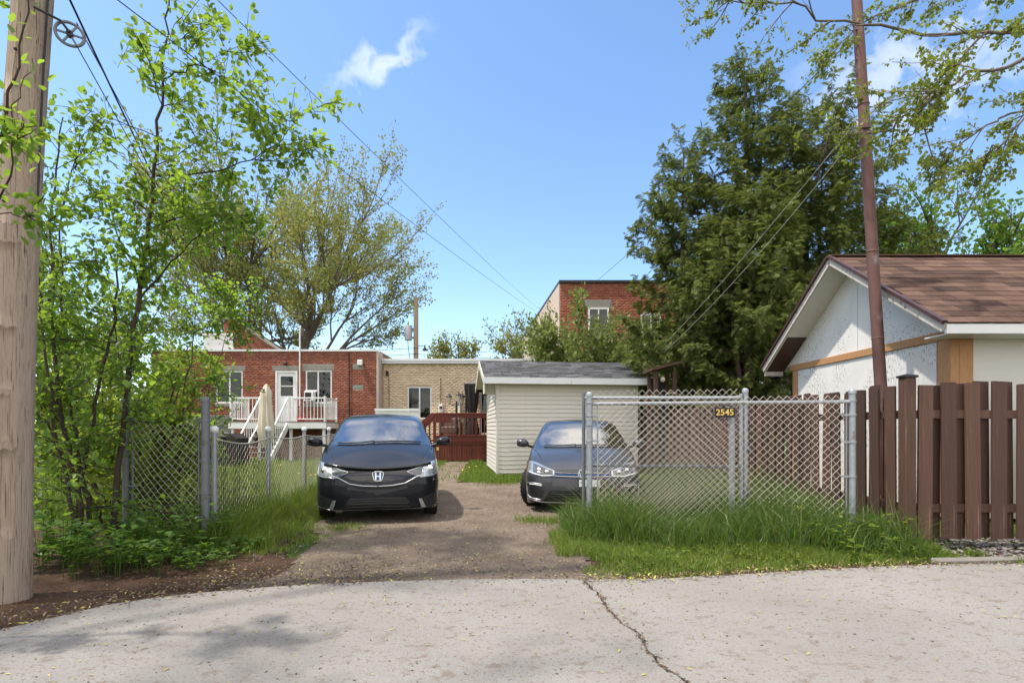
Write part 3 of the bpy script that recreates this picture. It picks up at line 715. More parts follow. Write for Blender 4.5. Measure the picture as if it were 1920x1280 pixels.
b = MB(); b.box((-ov, e0, zr0-0.155), (SW+ov, 0.0, zr0-0.14)); b.build('soffit', M['soffit'], SH)
for sgn in (-1, 1):
    X = -ov if sgn < 0 else SW+ov
    b = MB(); b.prism([(X, e0, zr0-0.16), (X, e0, zr0+0.004), (X, rg, zr1+0.004), (X, rg, zr1-0.2)], (sgn*0.02, 0, 0)); b.build('rake_fascia', M['soffit'] if sgn < 0 else M['white_metal'], SH)
    b = MB(); b.prism([(X, SD+.3, zr0-0.16), (X, SD+.3, zr0+0.004), (X, rg+.002, zr1+0.004), (X, rg+.002, zr1-0.2)], (sgn*0.02, 0, 0)); b.build('rake_fascia', M['soffit'], SH)
b = MB(); b.box((-ov+0.01, e0, zr0-0.42), (-ov+0.03, e0+0.5, zr0-0.14)); b.box((-ov+0.03, e0+0.48, zr0-0.42), (-0.02, e0+0.5, zr0-0.14)); b.build('eave_box', M['soffit'], SH)

# ================================================================== houses
def brick_wall(name, x0, x1, z0, z1, y, mat, parent, holes=(), bl=0.2, ch=0.0735, xf=None):
    """courses of single bricks, 8 mm proud of the mortar"""
    V = []; F = []; fb = np.array([[0,1,2,3],[0,4,5,1],[1,5,6,2],[2,6,7,3],[3,7,4,0]]); r_ = random.Random(hash(name) % 1000 + 3); i = 0; z = z0
    while z+ch*.8 < z1:
        x = x0-(bl/2 if i % 2 else 0)
        while x < x1:
            a, b_ = max(x, x0)+.005, min(x+bl, x1)-.005; zz0, zz1 = z+.005, z+ch-.005
            ok = b_-a > .03
            if ok:
                for (hx0, hx1, hz0, hz1) in holes:
                    if a < hx1 and b_ > hx0 and zz0 < hz1-.002 and zz1 > hz0+.002:
                        if a < hx0-.03: b_ = min(b_, hx0)
                        elif b_ > hx1+.03: a = max(a, hx1)
                        else: ok = False
            if ok:
                p = y-r_.uniform(.006, .011)
                Q = np.array([[a,p,zz0],[b_,p,zz0],[b_,p,zz1],[a,p,zz1],[a,y+.01,zz0],[b_,y+.01,zz0],[b_,y+.01,zz1],[a,y+.01,zz1]])
                F.append(fb+8*len(V)); V.append(Q)
            x += bl
        z += ch; i += 1
    V = np.concatenate(V)
    o = mesh_obj(name, V, np.concatenate(F), mat, parent); return tag(o, kind='stuff')
def window(parent, x0, x1, z0, z1, y, fw=0.06, mull=0.5, sill=None, blind=0.0, name='window'):
    fr_ = MB()
    for (a, b_) in (((x0, z0), (x0+fw, z1)), ((x1-fw, z0), (x1, z1))): fr_.box((a[0], y-0.03, a[1]), (b_[0], y+0.07, b_[1]), 0.006)
    fr_.box((x0+fw, y-0.028, z1-fw), (x1-fw, y+0.07, z1), 0.006); fr_.box((x0+fw, y-0.028, z0), (x1-fw, y+0.07, z0+fw), 0.006)
    xm = x0+(x1-x0)*mull
    w_ = fr_.build(name, M['white'], parent)
    b = MB(); b.box((xm-0.03, y-0.01, z0+fw), (xm+0.03, y+0.05, z1-fw), 0.004); b.build('mullion', M['white'], w_)
    for (a, c) in ((x0+fw, xm-0.03), (xm+0.03, x1-fw)):
        b = MB(); b.box((a, y+0.02, z0+fw), (c, y+0.026, z1-fw)); b.build('pane', M['glass'], w_)
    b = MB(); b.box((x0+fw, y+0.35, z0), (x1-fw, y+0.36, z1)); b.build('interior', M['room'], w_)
    if blind > 0: b = MB(); b.box((x0+fw, y+0.10, z0+fw), (xm-.03, y+0.11, z1-fw)); b.build('blind', M['curtain'], w_)
    if sill: b = MB(); b.box((x0-0.1, y-0.07, z0-0.15), (x1+0.1, y+0.05, z0-0.004), 0.01); b.build('sill', sill, w_)
    return w_
RY = 22.5; rx0, rx1, rzt = -15.2, -5.72, 4.52
H1 = thing('red_brick_house', 'low red brick house with a white back door and two white windows', 'house', (-10, RY, 0))
w1 = (-12.49, -11.36, 2.31, 3.68); dr = (-9.98, -9.05, 1.55, 3.68); w2 = (-8.71, -7.60, 2.31, 3.70)
# mortar core built around the openings
b = MB(); xs_ = [rx0, w1[0], w1[1], dr[0], dr[1], w2[0], w2[1], rx1]
for i in range(7):
    a, c = xs_[i], xs_[i+1]; op = {1: w1, 3: dr, 5: w2}.get(i)
    if op: b.box((a, RY, 0), (c, RY+0.3, op[2])); b.box((a, RY, op[3]), (c, RY+0.3, rzt))
    else: b.box((a, RY, 0), (c, RY+0.3, rzt))
b.box((rx0, RY+0.302, 0), (rx0+.3, 31, rzt)); b.box((rx1-0.3, RY+0.302, 0), (rx1-0.004, 31, rzt)); b.box((rx0+.3, 30.7, 0), (rx1-.3, 31, rzt)); b.box((rx0+.3, RY+.302, rzt-.2), (rx1-.3, 30.7, rzt-.02))
b.build('wall', M['mortar'], H1)
lint = [(w1[0]-0.13, w1[1]+0.12, 3.69, 3.90), (dr[0]-0.13, dr[1]+0.06, 3.69, 3.90), (w2[0]-0.13, w2[1]+0.10, 3.71, 3.91), (-6.72, -6.27, 3.78, 3.95)]
plq = (-6.72, -6.27, 2.93, 3.07)
brick_wall('bricks', rx0, rx1, 0.0, rzt-.02, RY, M['brick_red'], H1, [w1, dr, w2, plq]+lint)
for l_ in lint: b = MB(); b.box((l_[0], RY-0.014, l_[2]), (l_[1], RY+0.05, l_[3]), 0.004); b.build('lintel', M['stone'], H1)
window(H1, *w1[:2], *w1[2:], RY+0.04, sill=M['stone'], mull=0.5); window(H1, *w2[:2], *w2[2:], RY+0.04, sill=M['stone'], mull=0.47)
b = MB(); b.box((rx0-0.03, RY-0.05, rzt-0.02), (rx1+0.03, RY+0.25, rzt+0.06)); b.build('parapet_flashing', M['white_metal'], H1)
b = MB(); b.box((rx1-0.002, RY-0.004, 0), (rx1+0.09, 23.18, rzt-0.03)); b.build('side_panel', M['stucco'], H1)
b = MB(); b.box((rx1-.004, RY+.3, rzt-.03), (rx1+.1, 31, rzt+.02)); b.build('side_flashing', M['stone'], H1)
# door
b = MB()
b.box((dr[0], RY-0.01, dr[2]), (dr[0]+0.07, RY+0.1, dr[3])); b.box((dr[1]-0.07, RY-0.01, dr[2]), (dr[1], RY+0.1, dr[3])); b.box((dr[0]+.07, RY-.008, dr[3]-.07), (dr[1]-.07, RY+.1, dr[3]))
door = b.build('door', M['white'], H1)
dx0, dx1 = dr[0]+0.075, dr[1]-0.075
b = MB(); zt_, zb_ = dr[3]-0.075, dr[2]+0.01; gx0, gx1, gz0, gz1 = dx0+0.13, dx1-0.13, 2.62, 3.45
b.box((dx0, RY+0.04, zb_), (gx0, RY+0.085, zt_)); b.box((gx1, RY+0.04, zb_), (dx1, RY+0.085, zt_)); b.box((gx0, RY+0.04, gz1), (gx1, RY+0.085, zt_)); b.box((gx0, RY+0.04, zb_), (gx1, RY+0.085, gz0)); b.box((gx0, RY+0.043, 3.02), (gx1, RY+0.083, 3.06))
for zz in (1.72, 2.14): b.box((dx0+.12, RY+0.03, zz), (dx1-.12, RY+0.041, zz+.34), 0.008)
b.build('door_leaf', M['white'], door)
b = MB(); b.box((gx0, RY+0.06, gz0), (gx1, RY+0.066, gz1)); b.build('door_glass', M['glass'], door)
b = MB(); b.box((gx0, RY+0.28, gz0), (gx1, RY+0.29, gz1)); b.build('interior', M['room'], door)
MB().ball((dx1-.05, RY+.01, 2.5), 0.035, 10, 8).build('handle', M['chrome'], door, True)
MB().ball((-9.52, RY-0.09, 3.98), 0.10, 12, 8, (1, .8, .55)).build('porch_lamp', M['black'], H1, True)
b = MB(); b.box((-6.49, RY-0.16, 3.90), (-6.28, RY-0.012, 4.13), 0.02); b.build('vent_hood', M['white'], H1)
b = MB(); b.box((plq[0], RY-0.014, plq[2]), (plq[1], RY+.02, plq[3])); pq = b.build('number_tile', M['stone'], H1)
text('digits', '45 91', 0.15, (-6.5, RY-0.017, 3.0), (R(90), 0, 0), M['teal'], pq, 0.002)
MB().tube([(-6.87, RY-.03, 4.45), (-6.86, RY-.03, 1.0)], 0.018, 6).build('downpipe', M['black'], H1)
b = MB(); b.box((-8.71+.05, RY-.30, 2.40), (-8.28, RY+0.02, 2.80), .015); b.box((-8.72, RY-.02, 2.80), (-8.22, RY+.01, 2.87)); b.build('air_conditioner', M['white'], H1)
b = MB(); b.box((-8.62, RY-.306, 2.45), (-8.36, RY-.299, 2.75)); b.build('grille', M['black'], H1)
MB().tube([(-8.93, RY-.06, 2.2), (-8.93, RY-.06, 5.5)], 0.03, 10).build('vent_pipe', M['white'], H1)
MB().ball((-8.93, RY-.06, 5.5), .05, 10, 6).build('pipe_cap', M['white'], H1, True)
# balcony and stair
BF = 20.95; bx0, bx1, bz = -11.12, -7.32, 1.52
BA = thing('balcony', 'white railed balcony and steps at the red brick house', 'balcony', (-9.2, BF, 0))
b = MB(); b.box((bx0, BF+.02, bz-.05), (bx1, RY-.012, bz)); b.build('floor', M['grey_wood'], BA)
b = MB(); b.box((bx0-.02, BF-.02, bz-.27), (bx1+.02, BF+.018, bz-.052)); b.box((bx1-.018, BF+.02, bz-.27), (bx1+.02, RY-.05, bz-.052)); b.box((bx0-.02, BF+.02, bz-.27), (bx0+.018, RY-.05, bz-.052)); b.build('fascia', M['white'], BA)
for X in (bx0+.1, -9.95, -8.72, bx1-.1): b = MB(); b.box((X-.05, BF+.06, 0), (X+.05, BF+.16, bz-.05)); b.build('support_post', M['white_metal'], BA)
balu = proto(MB().box((-.012, -.012, 0), (.012, .012, .80)), M['white'])
def rail_run(p0, p1):
    p0 = Vector(p0); p1 = Vector(p1); L = (p1-p0).length; up = Vector((0,0,1))
    for h, th in ((0.93, .05), (0.10, .04)): MB().bar(p0+up*h, p1+up*h, .05, th, c=.006).build('rail', M['white'], BA)
    n_ = max(2, int(L/.135))
    for i in range(1, n_): piece('baluster', balu, p0.lerp(p1, i/n_)+up*.11, BA)
    for p in (p0, p1): b = MB(); b.box((p.x-.032, p.y-.032, p.z), (p.x+.032, p.y+.032, p.z+1.0), .006); b.build('newel', M['white'], BA)
rail_run((bx0+.05, BF+.04, bz), (-9.92, BF+.04, bz)); rail_run((-8.76, BF+.04, bz), (bx1-.05, BF+.04, bz))
rail_run((bx0+.05, BF+.14, bz), (bx0+.05, RY-.1, bz)); rail_run((bx1-.05, BF+.14, bz), (bx1-.05, RY-.1, bz))
for X in (-9.88, -8.80):
    MB().bar((X, BF-.02, bz+.93), (X, 19.35, 0.93+.02), .05, .06, c=.006).build('stair_rail', M['white'], BA)
    MB().bar((X, BF-.03, bz-.15), (X, 19.35, 0.02), .05, .24).build('stringer', M['white'], BA)
    for i in range(1, 9):
        s = i/9; p = Vector((X, BF-.02, bz)).lerp(Vector((X, 19.35, .02)), s); piece('baluster', balu, p+Vector((0,0,.1)), BA)
    b = MB(); b.box((X-.035, 19.30, -.02), (X+.035, 19.37, 1.0), .006); b.build('newel', M['white'], BA)
for i in range(7):
    z = bz-(i+1)*bz/8; y = BF-.02-(i+1)*(BF-19.35)/8
    b = MB(); b.box((-9.85, y-.12, z-.04), (-8.83, y+.14, z), .005); b.build('step', M['grey_wood'], BA)
rb = MB().lathe([(.001, bz), (.13, bz), (.17, bz+.2), (.16, bz+.21), (.14, bz+.03)], (-8.45, BF+.4, 0), 'z', 14); tag(rb.build('bucket', M['red'], None, True), 'small red bucket on the balcony floor', 'bucket')
# closed parasol and its neighbours in the yard
ux, uy = -8.62, 18.7
U = thing('garden_umbrella', 'closed beige garden umbrella in front of the white steps', 'umbrella', (ux, uy, 0))
MB().tube([(ux, uy, 0), (ux, uy, 2.75)], .022, 8).build('pole', M['white'], U)
q = MB(); prof = [(0.02, 2.80), (0.07, 2.74), (0.17, 2.50), (0.155, 2.30), (0.19, 1.9), (0.24, 1.45), (0.25, 1.1), (0.20, .8), (0.10, .62)]
n_ = 36; base = len(q.v)
for r_, z in prof:
    for k in range(n_):
        a = 2*math.pi*k/n_; rr_ = r_*(1+.20*math.sin(a*8+z*1.5)*(1 if z < 2.6 else .3)); q.v.append(Vector((ux+rr_*math.cos(a), uy+rr_*math.sin(a), z+.02*math.sin(a*5))))
for i in range(len(prof)-1):
    for k in range(n_): q.f.append((base+i*n_+k, base+i*n_+(k+1) % n_, base+(i+1)*n_+(k+1) % n_, base+(i+1)*n_+k))
q.build('canopy', M['beige_cloth'], U, True)
MB().lathe([(.001,0),(.24,0),(.24,.05),(.05,.09),(.04,.3)], (ux, uy, 0), 'z', 18).build('base', M['stone'], U)
tag(MB().bar((-9.33, 20.3, .3), (-9.30, 20.4, 2.84), .12, .05).build('dark_plank', M['black']), 'dark upright plank beside the closed umbrella', 'plank')
# covered barbecue and grey boards under the balcony
BQ = thing('covered_barbecue', 'dark covered barbecue behind the low chain link fence', 'barbecue', (-8.9, 16.2, 0))
b = MB(); b.prism([(-9.75,15.9,.02),(-8.15,15.9,.02),(-8.25,16.0,.95),(-8.5,16.05,1.1),(-9.4,16.05,1.1),(-9.65,16.0,.95)], (0,.7,0)); b.build('cover', M['dark_cloth'], BQ)
b = MB(); b.prism([(-9.5,15.98,1.0),(-8.6,15.98,1.0),(-8.8,16.0,1.13),(-9.35,16.0,1.16)], (0,.55,0)); b.build('lid', M['grey_wood'], BQ)
GB = thing('grey_board_screen', 'grey vertical board screen left of the balcony', 'screen', (-12.4, 21.2, 0))
b = MB(); b.box((-13.6, 21.22, 1.5), (-11.25, 21.26, 1.6)); b.box((-13.6, 21.20, 1.72), (-11.25, 21.3, 1.78)); b.build('rail', M['grey_wood'], GB)
bm_ = proto(MB().box((-.068, -.012, 0), (.068, .012, 1.68)), M['grey_wood'])
for i in range(17): piece('board', bm_, (-13.5+i*.14, 21.2, .04), GB)
# the taller back part with its chimney
UP = thing('roof_extension', 'brick firewall with a terracotta chimney rising behind the red brick house roof', 'building', (-13.5, 27, 0))
p0, p1, p2, p3 = at(441, 660, 27), at(441, 614, 27), at(462, 616, 27), at(528, 660, 27)
MB().prism([p0, p3, p2, p1], (0, .3, 0)).build('wall', M['mortar'], UP)
V = []; 
bw = brick_wall('bricks', p0.x, p3.x, p0.z, p1.z, 27, M['brick_red'], UP)
# cut the bricks above the sloping coping
bm = bmesh.new(); bm.from_mesh(bw.data)
sv = Vector((p3.x-p2.x, 0, p3.z-p2.z)); nv = Vector((-sv.z, 0, sv.x)); 
bmesh.ops.bisect_plane(bm, geom=bm.verts[:]+bm.edges[:]+bm.faces[:], plane_co=p2-ORG[bw.name], plane_no=nv if nv.z > 0 else -nv, clear_outer=True); bm.to_mesh(bw.data); bm.free()
MB().bar(p2+Vector((0,.1,.03)), p3+Vector((0,.1,.03)), .5, .10).build('coping', M['stone'], UP)
b = MB(); a_, c = at(385, 660, 27), at(439, 629, 27); b.box((a_.x, 26.9, a_.z), (c.x, 28.2, c.z)); b.build('white_box', M['white'], UP)
b = MB(); b.box((a_.x-.06, 26.84, c.z), (c.x+.05, 28.3, c.z+.09)); b.build('white_cap', M['white'], UP)
a_, c = at(420, 660, 27.4), at(443, 600, 27.4); b = MB(); b.box((a_.x, 27.4, a_.z), (c.x, 28.0, c.z)); ch = b.build('chimney', M['brick_red'], UP)
b = MB(); b.box((a_.x-.08, 27.32, c.z), (c.x+.08, 28.08, c.z+.12)); b.build('chimney_cap', M['stone'], ch)
MB().lathe([(.17, c.z+.12), (.17, c.z+.30), (.13, c.z+.34)], ((a_.x+c.x)/2, 27.7, 0), 'z', 16).build('chimney_pot', M['terracotta'], ch)

# beige brick house and its deck
BY = 23.2; H2 = thing('beige_brick_house', 'beige brick house with white roof fascia behind the red deck', 'house', (-2.5, BY, 0))
zt2 = 4.06; w3 = (-4.55, -3.50, 1.66, 3.07); pdr = (-1.38, -.30, 1.0, 3.12)
b = MB(); xs_ = [-5.70, w3[0], w3[1], pdr[0], pdr[1], 2.0]
for i in range(5):
    op = {1: w3, 3: pdr}.get(i); a, c = xs_[i], xs_[i+1]
    if op: b.box((a, BY, 0), (c, BY+.3, op[2])); b.box((a, BY, op[3]), (c, BY+.3, zt2))
    else: b.box((a, BY, 0), (c, BY+.3, zt2))
b.box((-5.7, 30.7, 0), (2.0, 31, zt2)); b.box((1.7, BY+.302, 0), (2.0, 30.7, zt2)); b.box((-5.7, BY+.302, zt2-.15), (1.7, 30.7, zt2-.01))
b.build('wall', M['mortar_dark'], H2)
brick_wall('bricks', -5.62, 1.0, 0.0, zt2, BY, M['brick_beige'], H2, [w3, pdr], bl=.21, ch=.076)
window(H2, w3[0], w3[1], w3[2], w3[3], BY+.04, blind=1); window(H2, *pdr[:2], *pdr[2:], BY+.04, name='patio_door')
b = MB(); b.box((-5.62, BY-.16, zt2), (2.1, BY+.2, zt2+.10)); b.box((-5.62, BY-.20, zt2+.102), (2.1, BY+.2, zt2+.20)); b.build('roof_fascia', M['white_metal'], H2)
b = MB(); b.box((-3.18, BY-.10, 1.93), (-3.0, BY-.012, 2.30), .03); mt = b.build('electric_meter', M['white_metal'], H2)
MB().tube([(-3.09, BY-.05, 2.3), (-3.09, BY-.05, 3.45)], .014, 6).build('conduit', M['black'], mt)
MB().ball((-3.09, BY-.11, 2.16), .06, 12, 8).build('dial', M['black'], mt, True)
MB().tube([(-2.27, BY-.05, .3), (-2.27, BY-.05, 2.75)], .045, 10).build('downpipe', M['white'], H2)
MB().tube([(-5.35, BY-.03, 3.6), (-5.33, BY-.03, 1.2)], .012, 5).tube([(-5.42, BY-.04, 3.75), (-5.42, BY-.04, 3.55)], .06, 8).build('cable_box', M['black'], H2)
WPn = thing('white_fence_panel', 'white board panel just visible over the black hatchback roof', 'panel', (-4.6, 20.5, 0))
b = MB(); b.box((-5.28, 20.5, 1.92), (-3.56, 20.56, 2.02)); b.build('top_rail', M['white'], WPn)
wb = proto(MB().box((-.06, 0, 0), (.06, .02, 1.8)), M['white'])
for i in range(14): piece('board', wb, (-5.2+i*.121, 20.53, .1), WPn)
DK = thing('deck', 'reddish brown wooden deck with railing at the beige brick house', 'deck', (-1.5, 21, 0)); DYF = 20.9
dk0, dk1, dz_ = -3.08, 0.9, .98
plank = proto(MB().box((0, -.066, -.03), (dk1-dk0, .066, 0)), M['deck_red'])
for i in range(16): piece('plank', plank, (dk0, DYF+.09+i*.14, dz_), DK)
b = MB(); b.box((dk0, DYF-.01, dz_-.36), (dk1, DYF+.02, dz_-.035)); b.build('fascia', M['deck_red'], DK)
b = MB()
for i in range(32): x = dk0+.06+i*.124; b.prism([(x-.058, DYF-.03, dz_-.22), (x+.058, DYF-.03, dz_-.22), (x+.03, DYF-.03, dz_-.275), (x, DYF-.03, dz_-.30), (x-.03, DYF-.03, dz_-.275)], (0, .018, 0))
b.box((dk0, DYF-.032, dz_-.22), (dk1, DYF-.012, dz_-.10)); b.build('scalloped_trim', M['deck_red'], DK)
sk = proto(MB().box((-.046, 0, 0), (.046, .02, .62)), M['deck_red'])
for i in range(41): piece('skirt_board', sk, (dk0+.05+i*.097, DYF+.02, 0.0), DK)
b = MB(); b.bar((dk0, DYF, dz_+.86), (dk1, DYF, dz_+.86), .10, .05, c=.006); b.build('rail', M['deck_red'], DK)
b = MB(); b.box((dk0+.03, DYF-.02, dz_+.68), (dk1, DYF+.02, dz_+.835)); b.box((dk0+.03, DYF-.035, dz_+.50), (dk0+.70, DYF-.022, dz_+.833)); b.build('rail_board', M['deck_red'], DK)
bl_ = proto(MB().box((-.018, -.018, 0), (.018, .018, .72)), M['deck_red'])
for i in range(25): piece('baluster', bl_, (dk0+.10+i*.158, DYF-.041, dz_-.02), DK)
for x in (dk0+.03, -1.4, .3): b = MB(); b.box((x-.045, DYF+.022, 0), (x+.045, DYF+.11, dz_+.83)); b.build('post', M['deck_red'], DK)
for y_ in (DYF+.02, DYF+1.2):
    MB().bar((dk0, y_, dz_+.84), (dk0-1.15, y_, .86), .06, .16).build('stair_rail', M['deck_red'], DK)
    b = MB(); b.box((dk0-1.19, y_-.045, 0), (dk0-1.10, y_+.045, .92)); b.build('post', M['deck_red'], DK)
    for i in range(1, 7): s = i/7; piece('baluster', bl_, (dk0-1.15*s, y_, dz_*(1-s)+.05*s), DK)
for i in range(4): b = MB(); b.box((dk0-.28*(i+1), DYF+.06, dz_-.2*(i+1)-.04), (dk0-.28*i, DYF+1.16, dz_-.2*(i+1))); b.build('step', M['deck_red'], DK)
b = MB(); b.box((-2.95, DYF-.03, .40), (-2.86, DYF-.012, .52)); b.build('outlet', M['yellow'], DK)
# things on the deck
lx, ly = -2.26, 21.7
LA = thing('lamp_post', 'black three lantern garden lamp post on the red deck', 'lamp post', (lx, ly, dz_))
MB().tube([(lx, ly, dz_), (lx, ly, 2.35)], [.06, .035], 10).build('pole', M['black'], LA)
for (dx, dy, z) in ((-.30, 0, 2.35), (.10, -.16, 2.40), (.22, .10, 2.36)):
    MB().tube([(lx, ly, 2.25), (lx+dx*.5, ly+dy*.5, 2.2), (lx+dx, ly+dy, 2.26)], .018, 6).build('arm', M['black'], LA, True)
    q = MB().lathe([(.03, z-.12), (.10, z+.16), (.10, z+.18)], (lx+dx, ly+dy, 0), 'z', 8); ln = q.build('lantern', M['frosted'], LA)
    MB().lathe([(.13, z+.18), (.12, z+.21), (.04, z+.28), (.015, z+.29), (.02, z+.32), (.001, z+.36)], (lx+dx, ly+dy, 0), 'z', 8).build('lantern_roof', M['black'], ln)
    MB().lathe([(.001, z-.15), (.045, z-.12), (.03, z-.10)], (lx+dx, ly+dy, 0), 'z', 8).build('lantern_base', M['black'], ln)
gz = thing('gazebo', 'dark gazebo with gathered black curtain on the red deck', 'gazebo', (-1.2, 22.1, dz_))
gx0_, gx1_, gy0_, gy1_ = -1.92, 1.1, 21.5, 22.9
apex = (( gx0_+gx1_)/2, (gy0_+gy1_)/2, 3.55)
c4 = [(gx0_, gy0_, 3.06), (gx1_, gy0_, 3.06), (gx1_, gy1_, 3.06), (gx0_, gy1_, 3.06)]
t_ = MB().add(c4+[apex], [(0,1,4),(1,2,4),(2,3,4),(3,0,4)]); t_.build('canopy', M['curtain'], gz)
b = MB(); 
for i in range(4):
    a_, c = Vector(c4[i]), Vector(c4[(i+1) % 4]); b.add([a_, c, c+Vector((0,0,-.26)), a_+Vector((0,0,-.26))], [(0,1,2,3)])
b.build('valance', M['dark_cloth'], gz)
for (x_, y_) in ((gx0_+.06, gy0_+.06), (gx1_-.06, gy0_+.06), (gx0_+.06, gy1_-.06), (gx1_-.06, gy1_-.06)):
    MB().tube([(x_, y_, dz_), (x_, y_, 3.06)], .035, 8).build('post', M['black'], gz)
def curtain(cx, cy):
    q = MB(); base = 0; prof = [(.27, 3.0), (.26, 2.7), (.22, 2.2), (.13, 1.75), (.12, 1.7), (.2, 1.5), (.26, 1.2), (.27, 1.0)]; n_ = 30
    for r_, z in prof:
        for k in range(n_):
            a = 2*math.pi*k/n_; rr_ = r_*(1+.16*math.sin(a*7+z)); q.v.append(Vector((cx+rr_*math.cos(a), cy+.7*rr_*math.sin(a), z)))
    for i in range(len(prof)-1):
        for k in range(n_): q.f.append((i*n_+k, i*n_+(k+1) % n_, (i+1)*n_+(k+1) % n_, (i+1)*n_+k))
    q.build('curtain', M['dark_cloth'], gz, True)
curtain(-1.62, 21.62); curtain(.8, 21.62)
sf = thing('wicker_sofa', 'brown wicker sofa behind the deck railing', 'sofa', (-2.55, 22.3, dz_))
b = MB(); b.box((-2.95, 22.0, dz_+.05), (-2.2, 22.7, dz_+.36), .04); b.build('seat', M['wicker'], sf)
b = MB(); b.box((-2.95, 22.62, dz_+.3), (-2.2, 22.78, dz_+.72), .05); b.build('backrest', M['wicker'], sf)
for x in (-3.02, -2.2): b = MB(); b.box((x, 22.0, dz_), (x+.1, 22.75, dz_+.55), .03); b.build('armrest', M['wicker'], sf)

# two-storey brick house beyond the shed
H3 = thing('tall_brick_house', 'two storey orange brick house with stucco side wall behind the shed', 'house', (3, 24, 0))
fp = [Vector((2.16,24,0)), Vector((11,24,0)), Vector((11,38,0)), Vector((0.77,38.7,0))]; zt3 = 7.78
b = MB(); b.prism(fp, (0,0,zt3)); b.build('wall', M['mortar'], H3)
w4 = (3.42, 4.36, 5.05, 6.68); w5 = (5.80, 6.7, 5.05, 6.4); l4 = (3.25, 4.5, 6.69, 7.0)
brick_wall('bricks', 2.17, 8.0, 1.9, zt3-.01, 24, M['brick_orange'], H3, [w4, w5, l4])
b = MB(); b.box((l4[0], 23.986, l4[2]), (l4[1], 24.02, l4[3])); b.build('lintel', M['stone'], H3)
for w_ in (w4, w5):
    q = MB(); q.box((w_[0], 23.96, w_[2]), (w_[0]+.08, 24.0, w_[3])); q.box((w_[1]-.08, 23.96, w_[2]), (w_[1], 24.0, w_[3])); q.box((w_[0]+.08, 23.962, w_[3]-.08), (w_[1]-.08, 24.0, w_[3])); q.box((w_[0]+.08, 23.962, w_[2]), (w_[1]-.08, 24.0, w_[2]+.08)); q.box(((w_[0]+w_[1])/2-.03, 23.965, w_[2]+.08), ((w_[0]+w_[1])/2+.03, 24.0, w_[3]-.08))
    wo_ = q.build('window', M['white'], H3); q = MB(); q.box((w_[0]+.08, 23.985, w_[2]+.08), (w_[1]-.08, 23.996, w_[3]-.08)); q.build('pane', M['curtain'], wo_)
sdv = (fp[3]-fp[0]).normalized(); sdn = Vector((-sdv.y, sdv.x, 0))
MB().prism([fp[0]+sdn*.01, fp[0]+sdn*.012+sdv*14.5, fp[0]+sdn*.012+sdv*14.5+Vector((0,0,zt3-.12)), fp[0]+sdn*.01+Vector((0,0,zt3-.02))], sdn*.03).build('stucco_side', M['stucco'], H3)
b = MB(); b.prism([p+(p-Vector((5.5,31,0))).normalized()*.09 for p in fp], (0,0,.12)); o = b.build('roof_flashing', M['black'], H3); o.location.z += zt3+.002
MB().tube([fp[0]+sdv*7+sdn*.08+Vector((0,0,2)), fp[0]+sdv*7+sdn*.08+Vector((0,0,7.4))], .07, 8).build('downpipe', M['white'], H3)
# dark lean-to below the cedars
SHL = thing('dark_shelter', 'small dark wooden lean-to with a slanted roof under the cedars', 'shelter', (3.75, 13.6, 0))
for (x_, y_) in ((3.68, 13.65), (4.15, 13.65), (3.68, 14.3), (4.15, 14.3)): MB().box((x_-.045, y_-.045, 0), (x_+.045, y_+.045, 2.72)).build('post', M['fence_brown'], SHL)
b = MB(); b.prism([(3.55,13.5,2.72),(4.3,13.5,2.90),(4.3,13.5,2.97),(3.55,13.5,2.79)], (0,1.0,0)); b.build('roof', M['fence_brown'], SHL)
b = MB(); b.box((3.72, 14.28, 0), (4.12, 14.32, 2.6)); b.build('back_wall', M['room'], SHL)
MB().ball((3.86, 13.66, 2.5), .07, 8, 6).build('lamp', M['frosted'], SHL, True)

# ================================================================== cars
def pchip(xk, yk, x):
    xk = np.asarray(xk, float); yk = np.asarray(yk, float); h = np.diff(xk); d = np.diff(yk)/h; m = np.zeros_like(yk)
    m[0], m[-1] = d[0], d[-1]
    for i in range(1, len(xk)-1):
        if d[i-1]*d[i] > 0:
            w1_, w2_ = 2*h[i]+h[i-1], h[i]+2*h[i-1]; m[i] = (w1_+w2_)/(w1_/d[i-1]+w2_/d[i])
    i = np.clip(np.searchsorted(xk, x)-1, 0, len(xk)-2); s = (x-xk[i])/h[i]
    return (2*s**3-3*s**2+1)*yk[i]+(s**3-2*s**2+s)*h[i]*m[i]+(-2*s**3+3*s**2)*yk[i+1]+(s**3-s**2)*h[i]*m[i+1]
def catmull(P, k):
    P = [np.array(p, float) for p in P]; P = [2*P[0]-P[1]]+P+[np.array([-P[-2][0], P[-2][1]])]
    out = []
    for i in range(1, len(P)-2):
        for s in range(k):
            t_ = s/k; a, b_, c, d = P[i-1], P[i], P[i+1], P[i+2]
            out.append(0.5*((2*b_)+(-a+c)*t_+(2*a-5*b_+4*c-d)*t_*t_+(-a+3*b_-3*c+d)*t_**3))
    out.append(P[-2]); return out
K = 7
